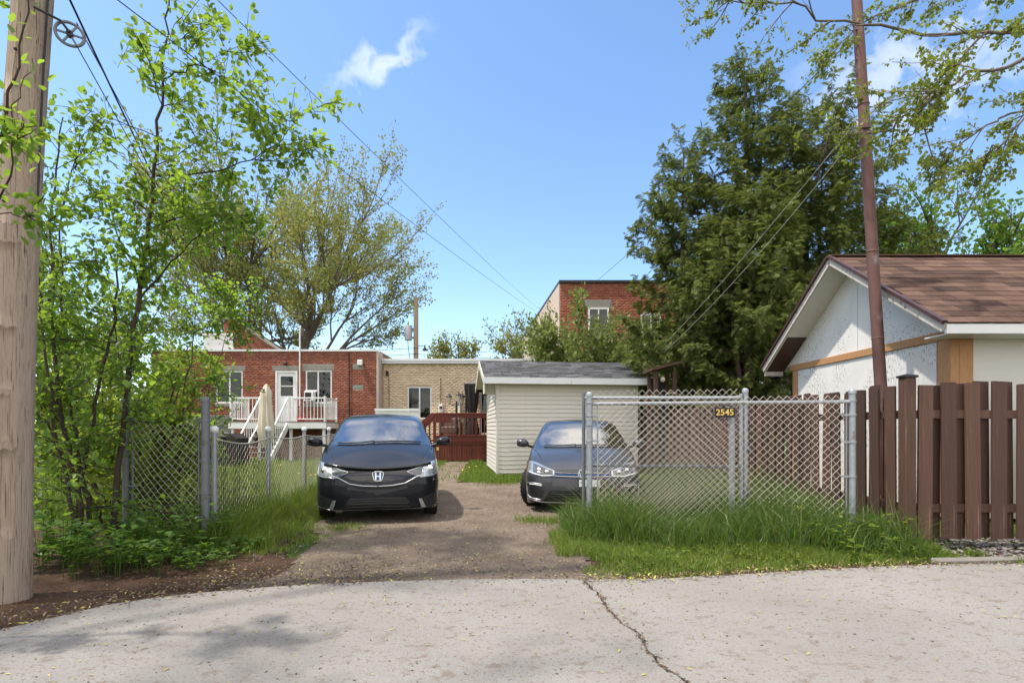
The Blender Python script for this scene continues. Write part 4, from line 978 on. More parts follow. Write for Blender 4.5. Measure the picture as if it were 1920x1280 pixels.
def car_shell(T, sweep, wheels, arch):
    """T: station table rows (y, zb, zt, wm, ws, zs, wr, zr); returns rings"""
    T = np.array(T, float); y0 = T[:, 0]
    ys = np.unique(np.concatenate([np.linspace(0, .06, 7), np.linspace(.06, .4, 14), np.linspace(.4, y0[-1], 92)]))
    cols = [pchip(y0, T[:, j], ys) for j in range(1, 8)]; sw = pchip(*zip(*sweep), ys)
    rings = []
    for i, y in enumerate(ys):
        zb, zt, wm_, ws, zs, wr, zr_ = [c[i] for c in cols]
        za = zb
        for (wy, wz) in wheels:
            q = arch**2-(y-wy)**2
            if q > 0: za = max(za, wz+math.sqrt(q))
        wl_ = wm_-.025; zm = zb+(zs-zb)*.42; zm2 = zb+(zs-zb)*.78
        za = min(za, zs-.10); zmm = max(zm, za+.03); zm2 = max(zm2, zmm+.03)
        low = [(0, zb), (min(.5, wm_*.6), zb), (min(.53, wm_*.64), za), (wl_, za)]
        up = catmull([(wl_, za+.001), (wm_, zmm), (wm_-.012, zm2), (ws, zs), ((ws+wr)/2+.012, (zs+zr_)/2+.006), (wr, zr_), (wr*.55, zt-(zt-zr_)*.28), (0, zt)], K)
        half = [np.array(p, float) for p in low]+up
        ring = []
        for (x, z) in half: ring.append((x, y+sw[i]*(x/.85)**2, z))
        for (x, z) in reversed(half[1:-1]): ring.append((-x, y+sw[i]*(x/.85)**2, z))
        rings.append(ring)
    return ys, rings, len(half)
def build_car(name, label, loc, rotz, T, sweep, wheels, arch, paint, ws_rng, side_rng, rear_rng, wheel_r, steer=0.0, track=.74):
    C = thing(name, label, 'car', loc, rotz, local=True)
    ys, rings, nh = car_shell(T, sweep, wheels, arch); n = len(rings[0])
    V = [p for r_ in rings for p in r_]; body = []; low = []; gl = []; side = []; rear = []
    i_sh, i_rf = 4+3*K, 4+5*K          # ring index of shoulder and roof edge
    allf = []
    for i in range(len(rings)-1):
        ym = (ys[i]+ys[i+1])/2
        for k in range(n):
            f = (i*n+k, (i+1)*n+k, (i+1)*n+(k+1) % n, i*n+(k+1) % n); allf.append(f)
            kk = k+.5 if k < nh-1 else n-k-.5
            if kk < 3: low.append(f)
            elif ws_rng[0] < ym < ws_rng[1] and kk > i_rf-1.2: gl.append(f)
            elif rear_rng[0] < ym < rear_rng[1] and kk > i_rf+.5: rear.append(f)
            elif any(a < ym < b_ for a, b_ in side_rng) and i_sh+1 < kk < i_rf-2: side.append(f)
            else: body.append(f)
    cap0 = tuple(range(n)); cap1 = tuple(reversed(range((len(rings)-1)*n, len(rings)*n)))
    bvh = BVHTree.FromPolygons([Vector(p) for p in V], allf+[cap0, cap1])
    def sub(nm, fs, mat, parent, extra=()):
        used = sorted({q for f in fs for q in f}); mp = {q: j for j, q in enumerate(used)}
        o = mesh_obj(nm, [V[q] for q in used], [tuple(mp[q] for q in f) for f in fs], mat, parent, True)
        bm = bmesh.new(); bm.from_mesh(o.data); bmesh.ops.recalc_face_normals(bm, faces=bm.faces); bm.to_mesh(o.data); bm.free()
        return o
    bo = sub('body', body+[cap0, cap1], paint, C); bo.data.set_sharp_from_angle(angle=R(50))
    sub('underbody', low, M['plastic'], C)
    wsg = sub('windscreen', gl, M['windscreen'], C); sub('side_window', [f for f in side if V[f[0]][0] > 0], M['windscreen'], C); sub('side_window', [f for f in side if V[f[0]][0] <= 0], M['windscreen'], C); sub('rear_window', rear, M['windscreen'], C)
    def front(x, z, off=.004):
        h = bvh.ray_cast(Vector((x, -2, z)), Vector((0, 1, 0)))
        if h[0] is None:
            h = bvh.find_nearest(Vector((x, .3, z)))
        nn = h[1]
        if nn.y > 0 and abs(nn.y) > .2: nn = -nn
        if nn.y > 0: nn = Vector((nn.x, -abs(nn.y), nn.z))
        return h[0]+nn.normalized()*off
    def top(x, y, off=.003):
        h = bvh.ray_cast(Vector((x, y, 3)), Vector((0, 0, -1))); return h[0]+Vector((0, 0, off))
    def patch(nm, A_, B_, mat, parent, off=.005, nu=22, nv=7, mirror=False, skirt=.02, sm=True):
        """surface panel between an upper and a lower line drawn on the front view, laid on the body"""
        def samp(L_, t_):
            P = [Vector((p[0], p[1], 0)) for p in L_]; d = [0]
            for a, b_ in zip(P, P[1:]): d.append(d[-1]+(b_-a).length)
            s = t_*d[-1]
            for j in range(len(P)-1):
                if s <= d[j+1]+1e-9: return P[j].lerp(P[j+1], (s-d[j])/max(1e-9, d[j+1]-d[j]))
            return P[-1]
        for sg in ((1, -1) if mirror else (1,)):
            VV = []; FF = []
            for j in range(nv+1):
                for i in range(nu+1):
                    p = samp(A_, i/nu).lerp(samp(B_, i/nu), j/nv); VV.append(front(sg*p.x, p.y, off))
            w_ = nu+1
            for j in range(nv):
                for i in range(nu): FF.append((j*w_+i, j*w_+i+1, (j+1)*w_+i+1, (j+1)*w_+i))
            ed = [i for i in range(w_)]+[j*w_+nu for j in range(1, nv+1)]+[nv*w_+i for i in range(nu-1, -1, -1)]+[j*w_ for j in range(nv-1, 0, -1)]
            b0 = len(VV); VV += [VV[e]+Vector((0, skirt, 0)) for e in ed]; m_ = len(ed)
            for q in range(m_): FF.append((ed[q], ed[(q+1) % m_], b0+(q+1) % m_, b0+q))
            o = mesh_obj(nm, VV, FF, mat, parent, sm)
            bm = bmesh.new(); bm.from_mesh(o.data); bmesh.ops.recalc_face_normals(bm, faces=bm.faces); bm.to_mesh(o.data); bm.free()
            o.data.set_sharp_from_angle(angle=R(45)); last = o
        return last
    def strip(nm, pts, r, mat, parent, off=.004, mirror=False, n_=6, sub_=6):
        for sg in ((1, -1) if mirror else (1,)):
            P = []
            for a, b_ in zip(pts, pts[1:]):
                for s in range(sub_): P.append(front(sg*(a[0]+(b_[0]-a[0])*s/sub_), a[1]+(b_[1]-a[1])*s/sub_, off))
            P.append(front(sg*pts[-1][0], pts[-1][1], off)); o = MB().tube(P, r, n_).build(nm, mat, parent, True)
        return o
    # wheels
    for (wy, wz) in wheels:
        for sg in (-1, 1):
            ax = Vector((sg*track, wy, wz)); st = steer if wy < 1.5 else 0
            W = bpy.data.objects.new('wheel', None); link(W, C); W.location = ax; W.rotation_euler = (0, 0, st); ORG[W.name] = Vector((0,0,0))
            r_, hw = wheel_r, .095
            MB().lathe([(r_-.10, -hw*.8), (r_-.06, -hw), (r_-.015, -hw*.95), (r_, -hw*.7), (r_, hw*.7), (r_-.015, hw*.95), (r_-.06, hw), (r_-.10, hw*.8)], (0,0,0), 'x', 40).build('tyre', M['rubber'], W, 'auto')
            q = MB()
            for k in range(60):
                a = 2*math.pi*k/60
                for xo in (-.055, 0, .055): q.obox((xo+(.012 if k % 2 else -.012), (r_+.001)*math.cos(a), (r_+.001)*math.sin(a)), Vector((1,0,0)), Vector((0,-math.sin(a),math.cos(a))), Vector((0,math.cos(a),math.sin(a))), .021, .011, .005)
            q.build('tread', M['rubber'], W)
            q = MB().lathe([(r_-.10, -.07), (r_-.105, sg*.05), (r_-.12, sg*.05), (r_-.13, sg*.02)], (0,0,0), 'x', 32)
            for k in range(5):
                a = 2*math.pi*k/5; q.bar((sg*.045, .03*math.cos(a), .03*math.sin(a)), (sg*.05, (r_-.11)*math.cos(a), (r_-.11)*math.sin(a)), .05, .03, (1,0,0))
            q.lathe([(.001, sg*.06), (.06, sg*.06), (.06, 0)], (0,0,0), 'x', 16); q.build('rim', M['alloy'], W)
    # cabin
    b = MB(); b.box((-.66, 1.0, .35), (.66, 3.4, .42)); b.box((-.66, 3.2, .4), (.66, 3.4, .95)); b.build('cabin_floor', M['seat'], C)
    b = MB(); b.box((-.68, ws_rng[0]+.05, .70), (.68, ws_rng[0]+.42, .90), .05); dash = b.build('dashboard', M['plastic'], C)
    for sg in (-1, 1):
        b = MB(); x_, y_ = sg*.36, ws_rng[0]+1.15
        b.box((x_-.24, y_-.45, .45), (x_+.24, y_+.1, .62), .05); b.obox((x_, y_+.12, .85), Vector((1,0,0)), Vector((0,.97,.24)), Vector((0,-.24,.97)), .23, .07, .33, .05); s_ = b.build('seat', M['seat'], C)
        b = MB(); b.obox((x_, y_+.22, 1.24), Vector((1,0,0)), Vector((0,.97,.24)), Vector((0,-.24,.97)), .13, .05, .095, .04); b.build('headrest', M['seat'], s_)
    MB().tube([(.36+.18*math.cos(a), ws_rng[0]+.52+.05*math.sin(a), .88+.17*math.sin(a)) for a in np.linspace(0, 2*math.pi, 22)], .014, 6).build('steering_wheel', M['plastic'], C, True)
    return C, bo, front, top, patch, strip, wsg
def mirrors(C, x, y, z, paint, w_=.115):
    for sg in (-1, 1):
        q = MB(); n_, m_ = 18, 10
        q.ball((sg*x, y, z), 1.0, n_, m_, (w_, .085, .072))
        for i, v in enumerate(q.v):
            if v.y > y+.02: v.y = y+.02+(v.y-y-.02)*.35
            v.z += (v.x-sg*x)*sg*.10
        o = q.build('mirror', paint, C, True)
        MB().bar((sg*(x-.08), y+.02, z-.045), (sg*(x-.24), y+.05, z-.085), .06, .045, c=.012).build('mirror_arm', M['plastic'], o)
        q = MB(); q.ball((sg*x, y+.046, z), 1.0, n_, m_, (w_*.84, .004, .055)); q.build('mirror_glass', M['chrome'], o, True)
        q = MB(); q.ball((sg*x, y-.004, z-.035), 1.0, n_, m_, (w_*.96, .078, .035)); q.build('mirror_base', M['plastic'], o, True)
def wipers(C, front, segs):
    for pts in segs:
        P = [front(x, z, .02) for x, z in pts]; MB().tube(P, .011, 6).build('wiper', M['plastic'], C)

# --- black hatchback (station: y, bottom, top, half width, shoulder w, shoulder z, hood/roof edge w, z)
TB = [(0,.26,.58,.42,.38,.535,.24,.565),(.04,.20,.68,.60,.55,.625,.38,.665),(.10,.185,.735,.715,.66,.68,.48,.722),(.20,.18,.785,.785,.725,.735,.54,.772),(.36,.18,.855,.83,.775,.805,.60,.842),(.60,.18,.955,.845,.80,.895,.66,.938),(.86,.17,1.045,.847,.815,.955,.71,1.02),(1.1,.17,1.16,.847,.82,.985,.70,1.095),(1.5,.17,1.345,.847,.82,1.0,.655,1.27),(1.8,.17,1.47,.847,.82,1.01,.615,1.40),(2.25,.17,1.525,.847,.818,1.02,.60,1.465),(3.0,.18,1.505,.847,.81,1.04,.585,1.445),(3.6,.22,1.42,.83,.78,1.05,.56,1.35),(3.86,.28,1.16,.79,.74,.98,.54,1.10),(4.0,.34,.92,.70,.63,.82,.42,.88)]
C, bo, front, top, patch, strip, wsg = build_car('black_hatchback', 'black compact hatchback parked on the dirt driveway', (-1.785, 7.10, -0.022), R(12.0), TB,
    [(0,0),(.3,.02),(.86,.16),(1.5,.14),(1.9,.06),(2.6,0),(4,-.05)], [(.80,.30),(3.33,.30)], .375, M['paint_black'], (.88,1.80), [(1.22,2.1),(2.2,3.1)], (3.55,3.86), .30, 0, .735)
patch('upper_grille', [(-.50,.735),(-.3,.700),(0,.690),(.3,.700),(.50,.735)], [(-.50,.66),(-.32,.585),(0,.555),(.32,.585),(.50,.66)], M['gloss_black'], C, .004, 30)
strip('chrome_strip', [(.60,.650),(.50,.615),(.36,.540),(.20,.512),(0,.503)], .009, M['alloy'], C, .006, True)
patch('grille_slot', [(-.40,.55),(-.2,.507),(0,.498),(.2,.507),(.40,.55)], [(-.40,.53),(-.22,.468),(0,.456),(.22,.468),(.40,.53)], M['plastic'], C, .003, 24, 4)
hl = patch('headlight', [(.838,.835),(.74,.81),(.55,.745),(.385,.692)], [(.81,.645),(.70,.615),(.56,.612),(.385,.680)], M['lamp_housing'], C, .008, 22, 8, True)
patch('headlight_bezel', [(.60,.742),(.50,.715),(.40,.69)], [(.575,.645),(.50,.640),(.40,.684)], M['lamp_dark'], C, .012, 10, 5, True)
strip('headlight_trim', [(.80,.652),(.70,.625),(.585,.622),(.60,.750)], .006, M['chrome'], C, .012, True)
for sg in (-1, 1):
    p = front(sg*.69, .715, .010); MB().ball(p, .048, 14, 8, (1, .25, 1)).build('headlight_lens', M['chrome'], C, True)
patch('lower_intake', [(-.36,.355),(0,.365),(.36,.355)], [(-.47,.215),(0,.205),(.47,.215)], M['plastic'], C, .004, 26, 6)  # black panel laid on the body; its colour stands in for the opening's shade
for z in (.235, .27, .305, .338): strip('intake_slat', [(-.44+abs(z-.2)*.45,z),(0,z+.004),(.44-abs(z-.2)*.45,z)], .006, M['gloss_black'], C, .008, sub_=10)
patch('fog_recess', [(.79,.385),(.70,.375),(.58,.335)], [(.80,.245),(.70,.215),(.60,.20)], M['plastic'], C, .004, 12, 6, True)  # raised black panel, the hollow's darkness put into its colour
patch('fog_trim', [(.575,.325),(.555,.325),(.535,.325)], [(.63,.205),(.60,.20),(.575,.195)], M['alloy'], C, .010, 5, 6, True)
strip('bumper_lip', [(.80,.235),(.62,.20),(.45,.195),(0,.19)], .010, M['gloss_black'], C, .006, True)
# hood deflector, shut lines
q = MB(); P = [front(x, .775-.055*(1-(abs(x)/.72)**2), .02) for x in np.linspace(-.70, .70, 25)]
for p in P: pass
q.tube(P, .022, 8); q.build('hood_deflector', M['gloss_black'], C, True)
for sg in (-1, 1): MB().tube([top(sg*(.60+.14*s), .36+.60*s, .0005) for s in np.linspace(0, 1, 14)], .004, 5).build('shut_line', M['plastic'], C)
mirrors(C, .955, 1.10, 1.075, M['paint_black'])
wipers(C, front, [[(-.62,1.045),(-.45,1.04),(-.25,1.05),(-.08,1.07)], [(-.10,1.055),(.15,1.065),(.4,1.06),(.60,1.05)]])
# emblem: an H in a rounded frame
ec = front(0, .632, .012); E = bpy.data.objects.new('emblem', None); link(E, C); ORG[E.name] = Vector((0,0,0)); E.location = ec; E.rotation_euler = (R(-12), 0, 0)
fr_pts = [(-.058,.048),(-.03,.056),(.03,.056),(.058,.048),(.063,.03),(.048,-.040),(.035,-.052),(0,-.055),(-.035,-.052),(-.048,-.040),(-.063,.03),(-.058,.048)]
MB().tube([(x*1.12, 0, z*1.12) for x, z in fr_pts], .0065, 8).build('emblem_frame', M['chrome'], E, True)
q = MB()
for sg in (-1, 1): q.prism([(sg*.040,-.006,.050),(sg*.020,-.006,.050),(sg*.017,-.006,.006),(sg*.017,-.006,-.008),(sg*.022,-.006,-.048),(sg*.038,-.006,-.048)], (0,.01,0))
q.box((-.018,-.006,-.008), (.018,.004,.007)); q.build('emblem_letter', M['chrome'], E)
b = MB(); b.obox(Vector((0.02, 1.13, 1.115)), Vector((1,0,0)), Vector((0,.9,.43)), Vector((0,-.43,.9)), .05, .045, .002); b.build('windscreen_sticker', M['plate'], C)

# --- grey hatchback
TG = [(0,.24,.52,.48,.44,.49,.28,.51),(.04,.17,.60,.68,.62,.56,.42,.59),(.10,.14,.655,.78,.71,.61,.52,.645),(.20,.125,.70,.845,.77,.66,.60,.69),(.38,.125,.77,.885,.81,.73,.66,.757),(.65,.14,.86,.895,.835,.82,.70,.845),(1.02,.15,.955,.897,.85,.895,.74,.935),(1.3,.15,1.10,.897,.855,.93,.735,1.04),(1.7,.15,1.315,.897,.86,.955,.67,1.245),(1.98,.15,1.415,.897,.86,.965,.63,1.35),(2.4,.15,1.452,.897,.858,.975,.615,1.395),(3.1,.16,1.43,.897,.85,.99,.60,1.37),(3.75,.2,1.34,.88,.82,1.0,.57,1.27),(4.05,.28,1.05,.84,.78,.93,.55,1.0),(4.22,.34,.86,.74,.66,.78,.44,.82)]
C, bo, front, top, patch, strip, wsg = build_car('grey_hatchback', 'dark grey metallic hatchback with turned front wheels partly behind the chain link', (1.06, 7.98, -0.022), R(-5.5), TG,
    [(0,0),(.3,.02),(1.02,.14),(1.7,.13),(2.1,.05),(2.8,0),(4.2,-.05)], [(.88,.315),(3.51,.315)], .385, M['paint_grey'], (1.04,1.98), [(1.42,2.25),(2.35,3.2)], (3.7,4.05), .315, R(-24), .785)
patch('upper_grille', [(-.43,.628),(-.2,.622),(0,.62),(.2,.622),(.43,.628)], [(-.42,.555),(-.2,.540),(0,.536),(.2,.540),(.42,.555)], M['gloss_black'], C, .004, 26, 5)
for z, m_, r_ in ((.596, M['alloy'], .005), (.572, M['blue'], .004), (.548, M['chrome'], .007)): strip('grille_bar', [(-.42,z+.008),(-.2,z),(0,z-.003),(.2,z),(.42,z+.008)], r_, m_, C, .008, sub_=8)
patch('headlight', [(.845,.760),(.70,.735),(.55,.675),(.425,.630)], [(.845,.60),(.74,.570),(.60,.545),(.425,.552)], M['lamp_housing'], C, .008, 22, 8, True)
patch('headlight_bezel', [(.76,.722),(.60,.672),(.45,.625)], [(.74,.60),(.60,.565),(.45,.562)], M['lamp_dark'], C, .012, 14, 5, True)
for sg in (-1, 1):
    for x in (.66, .54): MB().ball(front(sg*x, .630-(.66-x)*.2, .014), .038, 12, 8, (1, .3, 1)).build('headlight_lens', M['chrome'], C, True)
strip('running_light', [(.80,.60),(.72,.582),(.60,.556),(.45,.560)], .008, M['plate'], C, .012, True)
patch('side_marker', [(.872,.70),(.855,.72)], [(.872,.62),(.855,.62)], M['amber'], C, .010, 3, 4, True)
patch('fog_recess', [(.80,.40),(.68,.375),(.58,.345)], [(.80,.25),(.68,.225),(.62,.22)], M['plastic'], C, .004, 12, 6, True)  # panel proud of the bumper, black colour in place of a shaded hollow
strip('fog_trim', [(.60,.43),(.74,.445),(.83,.44),(.845,.40),(.83,.25),(.78,.215),(.62,.195)], .009, M['alloy'], C, .008, True)
strip('running_light', [(.61,.408),(.72,.425),(.80,.425)], .007, M['plate'], C, .010, True)
patch('lower_intake', [(-.50,.335),(0,.345),(.50,.335)], [(-.58,.185),(0,.175),(.58,.185)], M['plastic'], C, .004, 26, 6)  # no real opening: shaded depth given by a black surface panel
for z in (.215, .25, .285): strip('intake_slat', [(-.5,z),(0,z+.003),(.5,z)], .006, M['gloss_black'], C, .008, sub_=10)
strip('bumper_lip', [(.83,.20),(.62,.165),(.4,.158),(0,.152)], .009, M['alloy'], C, .006, True)
ec = front(0, .585, .014); E = bpy.data.objects.new('emblem', None); link(E, C); ORG[E.name] = Vector((0,0,0)); E.location = ec; E.rotation_euler = (R(-10), 0, 0)
MB().tube([(.066*math.cos(a), 0, .066*math.sin(a)) for a in np.linspace(0, 2*math.pi, 28)], .006, 8).build('emblem_ring', M['chrome'], E, True)
q = MB().tube([(-.028,0,.056),(0,0,.006),(.028,0,.056)], .0055, 6); q.tube([(-.052,0,.036),(-.026,0,-.052),(0,0,-.004),(.026,0,-.052),(.052,0,.036)], .0055, 6); q.build('emblem_letters', M['chrome'], E)
pp = front(0.10, .455, .02)
b = MB(); b.box((pp.x-.155, pp.y-.006, .405), (pp.x+.155, pp.y+.004, .505)); lp = b.build('licence_plate', M['plate'], C)
text('letters', 'V', .075, (pp.x-.11, pp.y-.0075, .455), (R(90), 0, 0), M['black'], lp, .0008)
text('badge', 'TSI', .04, (-.34, front(-.34, .60, .012).y, .60), (R(90), 0, 0), M['chrome'], C, .001)
for sg in (-1, 1): MB().tube([top(sg*(.62+.16*s), .42+.66*s, .0005) for s in np.linspace(0, 1, 14)], .004, 5).build('shut_line', M['plastic'], C)
mirrors(C, 1.0, 1.30, 1.02, M['paint_grey'], .11)
wipers(C, front, [[(-.62,.968),(-.45,.965),(-.25,.97),(-.08,.985)], [(-.10,.972),(.15,.98),(.4,.978),(.60,.97)]])

# ================================================================== poles and lines
t = NT('pole_wood'); v1 = t.coord((9, 9, 0.7)); v2 = t.coord((2.2, 2.2, 1.0))
c_ = t.mix(t.noise(5, 6, 0.65, v1), (0.22, 0.155, 0.110), (0.54, 0.43, 0.335))
c_ = t.mix(t.ramp(t.noise(1.6, 4, 0.6, v2), [(0.42, (0,0,0)), (0.60, (1,1,1))]), c_, (0.40, 0.31, 0.24))
c_ = t.mix(t.ramp(t.noise(9, 5, 0.7, t.coord((10, 10, 0.22))), [(0.60, (0,0,0)), (0.62, (1,1,1))]), c_, (0.10, 0.07, 0.05))
c_ = t.mix(t.ramp(t.noise(8, 4, 0.6, t.coord((34, 34, 0.12))), [(0.60, (0,0,0)), (0.66, (1,1,1))]), c_, (0.13, 0.095, 0.07))
c_ = t.mix(t.ramp(t.noise(4, 6, 0.7, t.coord((3, 3, 1.4))), [(0.66, (0,0,0)), (0.72, (1,1,1))]), c_, (0.36, 0.19, 0.09))
M['pole'] = t.done(t.pbr(c_, 0.85, 0, 0.2, t.bump(t.noise(6, 6, 0.7, v1), 0.9, 0.02)))
M['knot'] = simple('fresh_wood', (0.50, 0.22, 0.06), 0.8, var=0.3, ns=14, bump=0.3)
def pole_axis(z):
    q_ = min(z, 4.5); return Vector((-3.775+0.004*z+0.0085*q_*q_+0.05*(z-q_), 4.0, z))
UPo = thing('utility_pole', 'weathered wooden utility pole at the left edge with flaking layers', 'pole', (-3.735, 4.0, 0))
q = MB(); n_ = 40; zs_ = np.arange(-0.2, 9.01, 0.12); rp = random.Random(2)
lump = [rp.uniform(0, 6.28) for _ in range(6)]
def prad(a, z): return (0.136-0.0040*z)*(1+0.018*math.sin(3*a+lump[0]+.4*z)+0.014*math.sin(7*a+lump[1]+0.25*math.sin(2*z))+0.010*math.sin(13*a+lump[2]+.3*z))
for z in zs_:
    for k in range(n_):
        a = 2*math.pi*k/n_; q.v.append(pole_axis(z)+Vector((math.cos(a), math.sin(a), 0))*prad(a, z))
for i in range(len(zs_)-1):
    for k in range(n_): q.f.append((i*n_+k, i*n_+(k+1) % n_, (i+1)*n_+(k+1) % n_, (i+1)*n_+k))
shaft = q.build('shaft', M['pole'], UPo, True)
def flake(z0, z1, a0, a1, lift, mat, nm):
    """thin split layer of wood with a broken edge standing off the shaft"""
    m_, k_ = 7, 7; V = []; F = []
    for i in range(m_):
        for j in range(k_):
            z = z0+(z1-z0)*i/(m_-1); a = a0+(a1-a0)*j/(k_-1)
            if i in (0, m_-1): z += rp.uniform(-.02, .02)
            if j in (0, k_-1): a += rp.uniform(-.06, .06)
            V.append(pole_axis(z)+Vector((math.cos(a), math.sin(a), 0))*(prad(a, z)+lift))
    b0 = len(V)
    for p in V[:b0]:
        c = pole_axis(p.z); V.append(p+(c-p)*0.03/0.14)
    for i in range(m_-1):
        for j in range(k_-1): F.append((i*k_+j, i*k_+j+1, (i+1)*k_+j+1, (i+1)*k_+j))
    ed = [j for j in range(k_)]+[i*k_+k_-1 for i in range(1, m_)]+[(m_-1)*k_+j for j in range(k_-2, -1, -1)]+[i*k_ for i in range(m_-2, 0, -1)]
    for s in range(len(ed)): F.append((ed[s], ed[(s+1) % len(ed)], b0+ed[(s+1) % len(ed)], b0+ed[s]))
    return mesh_obj(nm, V, F, mat, shaft, True)
for (z0, z1, a0, a1) in ((2.0,2.62,-1.9,-.75),(1.52,1.98,-1.75,-.7),(1.15,1.5,-1.8,-.9),(0.45,1.1,-1.65,-.55),(2.75,3.6,-1.95,-1.1),(3.4,4.4,-1.2,-.5),(3.7,4.6,-2.2,-1.5)):
    flake(z0, z1, a0, a1, 0.0022, M['pole'], 'wood_flake')
flake(.34, .52, -1.95, -1.45, 0.003, M['knot'], 'bare_patch')['label'] = 'orange bare wood patch near the base'
b = MB(); p = pole_axis(1.92); b.box((p.x-.115, p.y-.135, 1.90), (p.x-.04, p.y-.115, 1.935)); b.build('bracket', M['galv'], shaft)
for (z, a) in ((3.55,-1.7),(3.75,-1.3),(2.9,-1.5),(4.0,-1.4)): MB().ball(pole_axis(z)+Vector((math.cos(a), math.sin(a), 0))*.137, .012, 8, 6).build('bolt', M['black'], shaft)
MB().tube([pole_axis(z)+Vector((.155+.02*math.sin(z), -.03, 0)) for z in np.linspace(2.9, 6, 12)], .007, 6).build('ground_wire', M['cable'], UPo)
# clothes line wheel
pw = Vector((-3.30, 3.98, 4.19))
PW = thing('clothesline_pulley', 'dark spoked clothesline wheel hanging beside the utility pole', 'pulley', pw, R(35), local=True)
MB().tube([(.085*math.cos(a), 0, .085*math.sin(a)) for a in np.linspace(0, 2*math.pi, 30)], .011, 8).build('rim', M['galv_dark'], PW, True)
for k in range(6): a = k*math.pi/3; MB().bar((0,0,0), (.08*math.cos(a), 0, .08*math.sin(a)), .012, .012, (0,1,0)).build('spoke', M['galv_dark'], PW)
MB().lathe([(.001,-.02),(.022,-.02),(.022,.02),(.001,.02)], (0,0,0), 'y', 12).build('hub', M['black'], PW)
MB().tube([(0,-.025,0), (-.05,-.03,.06), (-.20,-.02,.10)], .009, 6).build('hanger', M['black'], PW)
def wire(name, a, b_, r, sag, mat, label, cat='cable', n_=26, group=None):
    a = Vector(a); b_ = Vector(b_); pts = [a.lerp(b_, s)-Vector((0,0,sag*4*s*(1-s))) for s in np.linspace(0, 1, n_)]
    return tag(MB().tube(pts, r, 6).build(name, mat, None, True), label, cat, group)
hk1 = Vector((1.50, 30, 7.72)); 
wire('overhead_cable', pole_axis(5.75), hk1+Vector((0,0,.25)), .0045, .12, M['cable'], 'upper overhead cable running from the left pole towards the stucco wall', group='overhead cables')
wire('overhead_cable', pole_axis(4.92), hk1, .005, .10, M['cable'], 'lower overhead cable running from the left pole towards the stucco wall', group='overhead cables')
wire('service_cable', pole_axis(4.75)+Vector((.12,0,0)), at(448, 640, 26.9), .009, .25, M['cable'], 'thick service cable from the left pole to the red brick house')
wire('clothes_line', pw+Vector((.05,0,.085)), (-10.1, 22.35, 3.85), .004, .15, M['cable'], 'upper clothesline from the spoked wheel to the red brick house', 'line', group='left clotheslines')
wire('clothes_line', pw+Vector((.05,0,-.085)), (-10.2, 22.35, 3.70), .004, .22, M['cable'], 'lower clothesline from the spoked wheel to the red brick house', 'line', group='left clotheslines')
# rusty steel clothesline pole on the right
def rp_axis(z): return Vector((5.53-0.062*(z-1.9), 8.0, z))
RPo = thing('steel_pole', 'tall rusty brown steel clothesline pole in front of the garage gable', 'pole', (5.64, 8.0, 0))
MB().tube([rp_axis(z) for z in np.linspace(0, 9.2, 24)], [.086-.0020*z for z in np.linspace(0, 9.2, 24)], 20).build('shaft', M['rust'], RPo, 'auto')
for z in (3.9, 6.1, 2.6): MB().lathe([(.080, -.012), (.086, 0), (.080, .012)], rp_axis(z), 'z', 20).build('weld_ring', M['rust'], RPo)
rw = Vector((5.11, 7.95, 5.70))
RW = thing('clothesline_pulley', 'pale clothesline wheel fixed high on the rusty steel pole', 'pulley', rw, R(75), local=True)
MB().tube([(.11*math.cos(a), 0, .11*math.sin(a)) for a in np.linspace(0, 2*math.pi, 26)], .013, 8).build('rim', M['galv'], RW, True)
for k in range(5): a = k*2*math.pi/5; MB().bar((0,0,0), (.1*math.cos(a), 0, .1*math.sin(a)), .014, .012, (0,1,0)).build('spoke', M['galv'], RW)
MB().tube([(0,-.02,0), (.02,-.12,.02), (.0,-.22,.0)], .012, 6).build('hanger', M['black'], RW)
wire('clothes_line', rw+Vector((0,0,.10)), (3.72, 13.05, 3.30), .0036, .10, M['line'], 'upper white clothesline sloping down from the rusty pole wheel', 'line', group='right clotheslines')
wire('clothes_line', rw+Vector((0,0,-.12)), (3.72, 13.05, 3.12), .0036, .16, M['line'], 'lower white clothesline sloping down from the rusty pole wheel', 'line', group='right clotheslines')
wire('power_cable', rp_axis(7.2)+Vector((0,.1,0)), (3.0, 23.9, 7.2), .008, .15, M['cable'], 'black cable from the rusty pole across the cedars')
wire('power_cable', (3.5, 6.6, 6.7), (16, 8.8, 9.05), .012, .05, M['cable'], 'black cable crossing the top right corner of the sky')
# far service pole with transformer
fx, fy = -5.4, 30.0
FP = thing('service_pole', 'slim wooden service pole with a grey transformer behind the beige house', 'pole', (fx, fy, 0))
MB().tube([(fx, fy, 0), (fx, fy, 8.55)], [.165, .125], 12).build('shaft', M['pole_far'], FP)
MB().lathe([(.001, 6.2), (.20, 6.2), (.21, 6.25), (.21, 6.95), (.17, 7.03), (.001, 7.05)], (fx-.42, fy-.05, 0), 'z', 16).build('transformer', M['galv'], FP, 'auto')
b = MB(); b.box((fx-.25, fy-.05, 6.75), (fx-.1, fy+.05, 6.85)); b.box((fx-.25, fy-.05, 6.3), (fx-.1, fy+.05, 6.4)); b.build('bracket', M['galv_dark'], FP)
MB().tube([(fx-.42, fy-.05, 7.05), (fx-.42, fy-.05, 7.25)], .03, 6).build('bushing', M['galv_dark'], FP)
MB().tube([(fx-.45, fy-.1, 6.2), (fx-.40, fy-.15, 5.7), (fx-.30, fy-.12, 5.05)], .02, 5).build('lead', M['cable'], FP)
MB().lathe([(.16, 5.62), (.05, 5.80), (.03, 5.95)], (fx+.5, fy, 0), 'z', 10).build('lamp_shade', M['black'], FP)
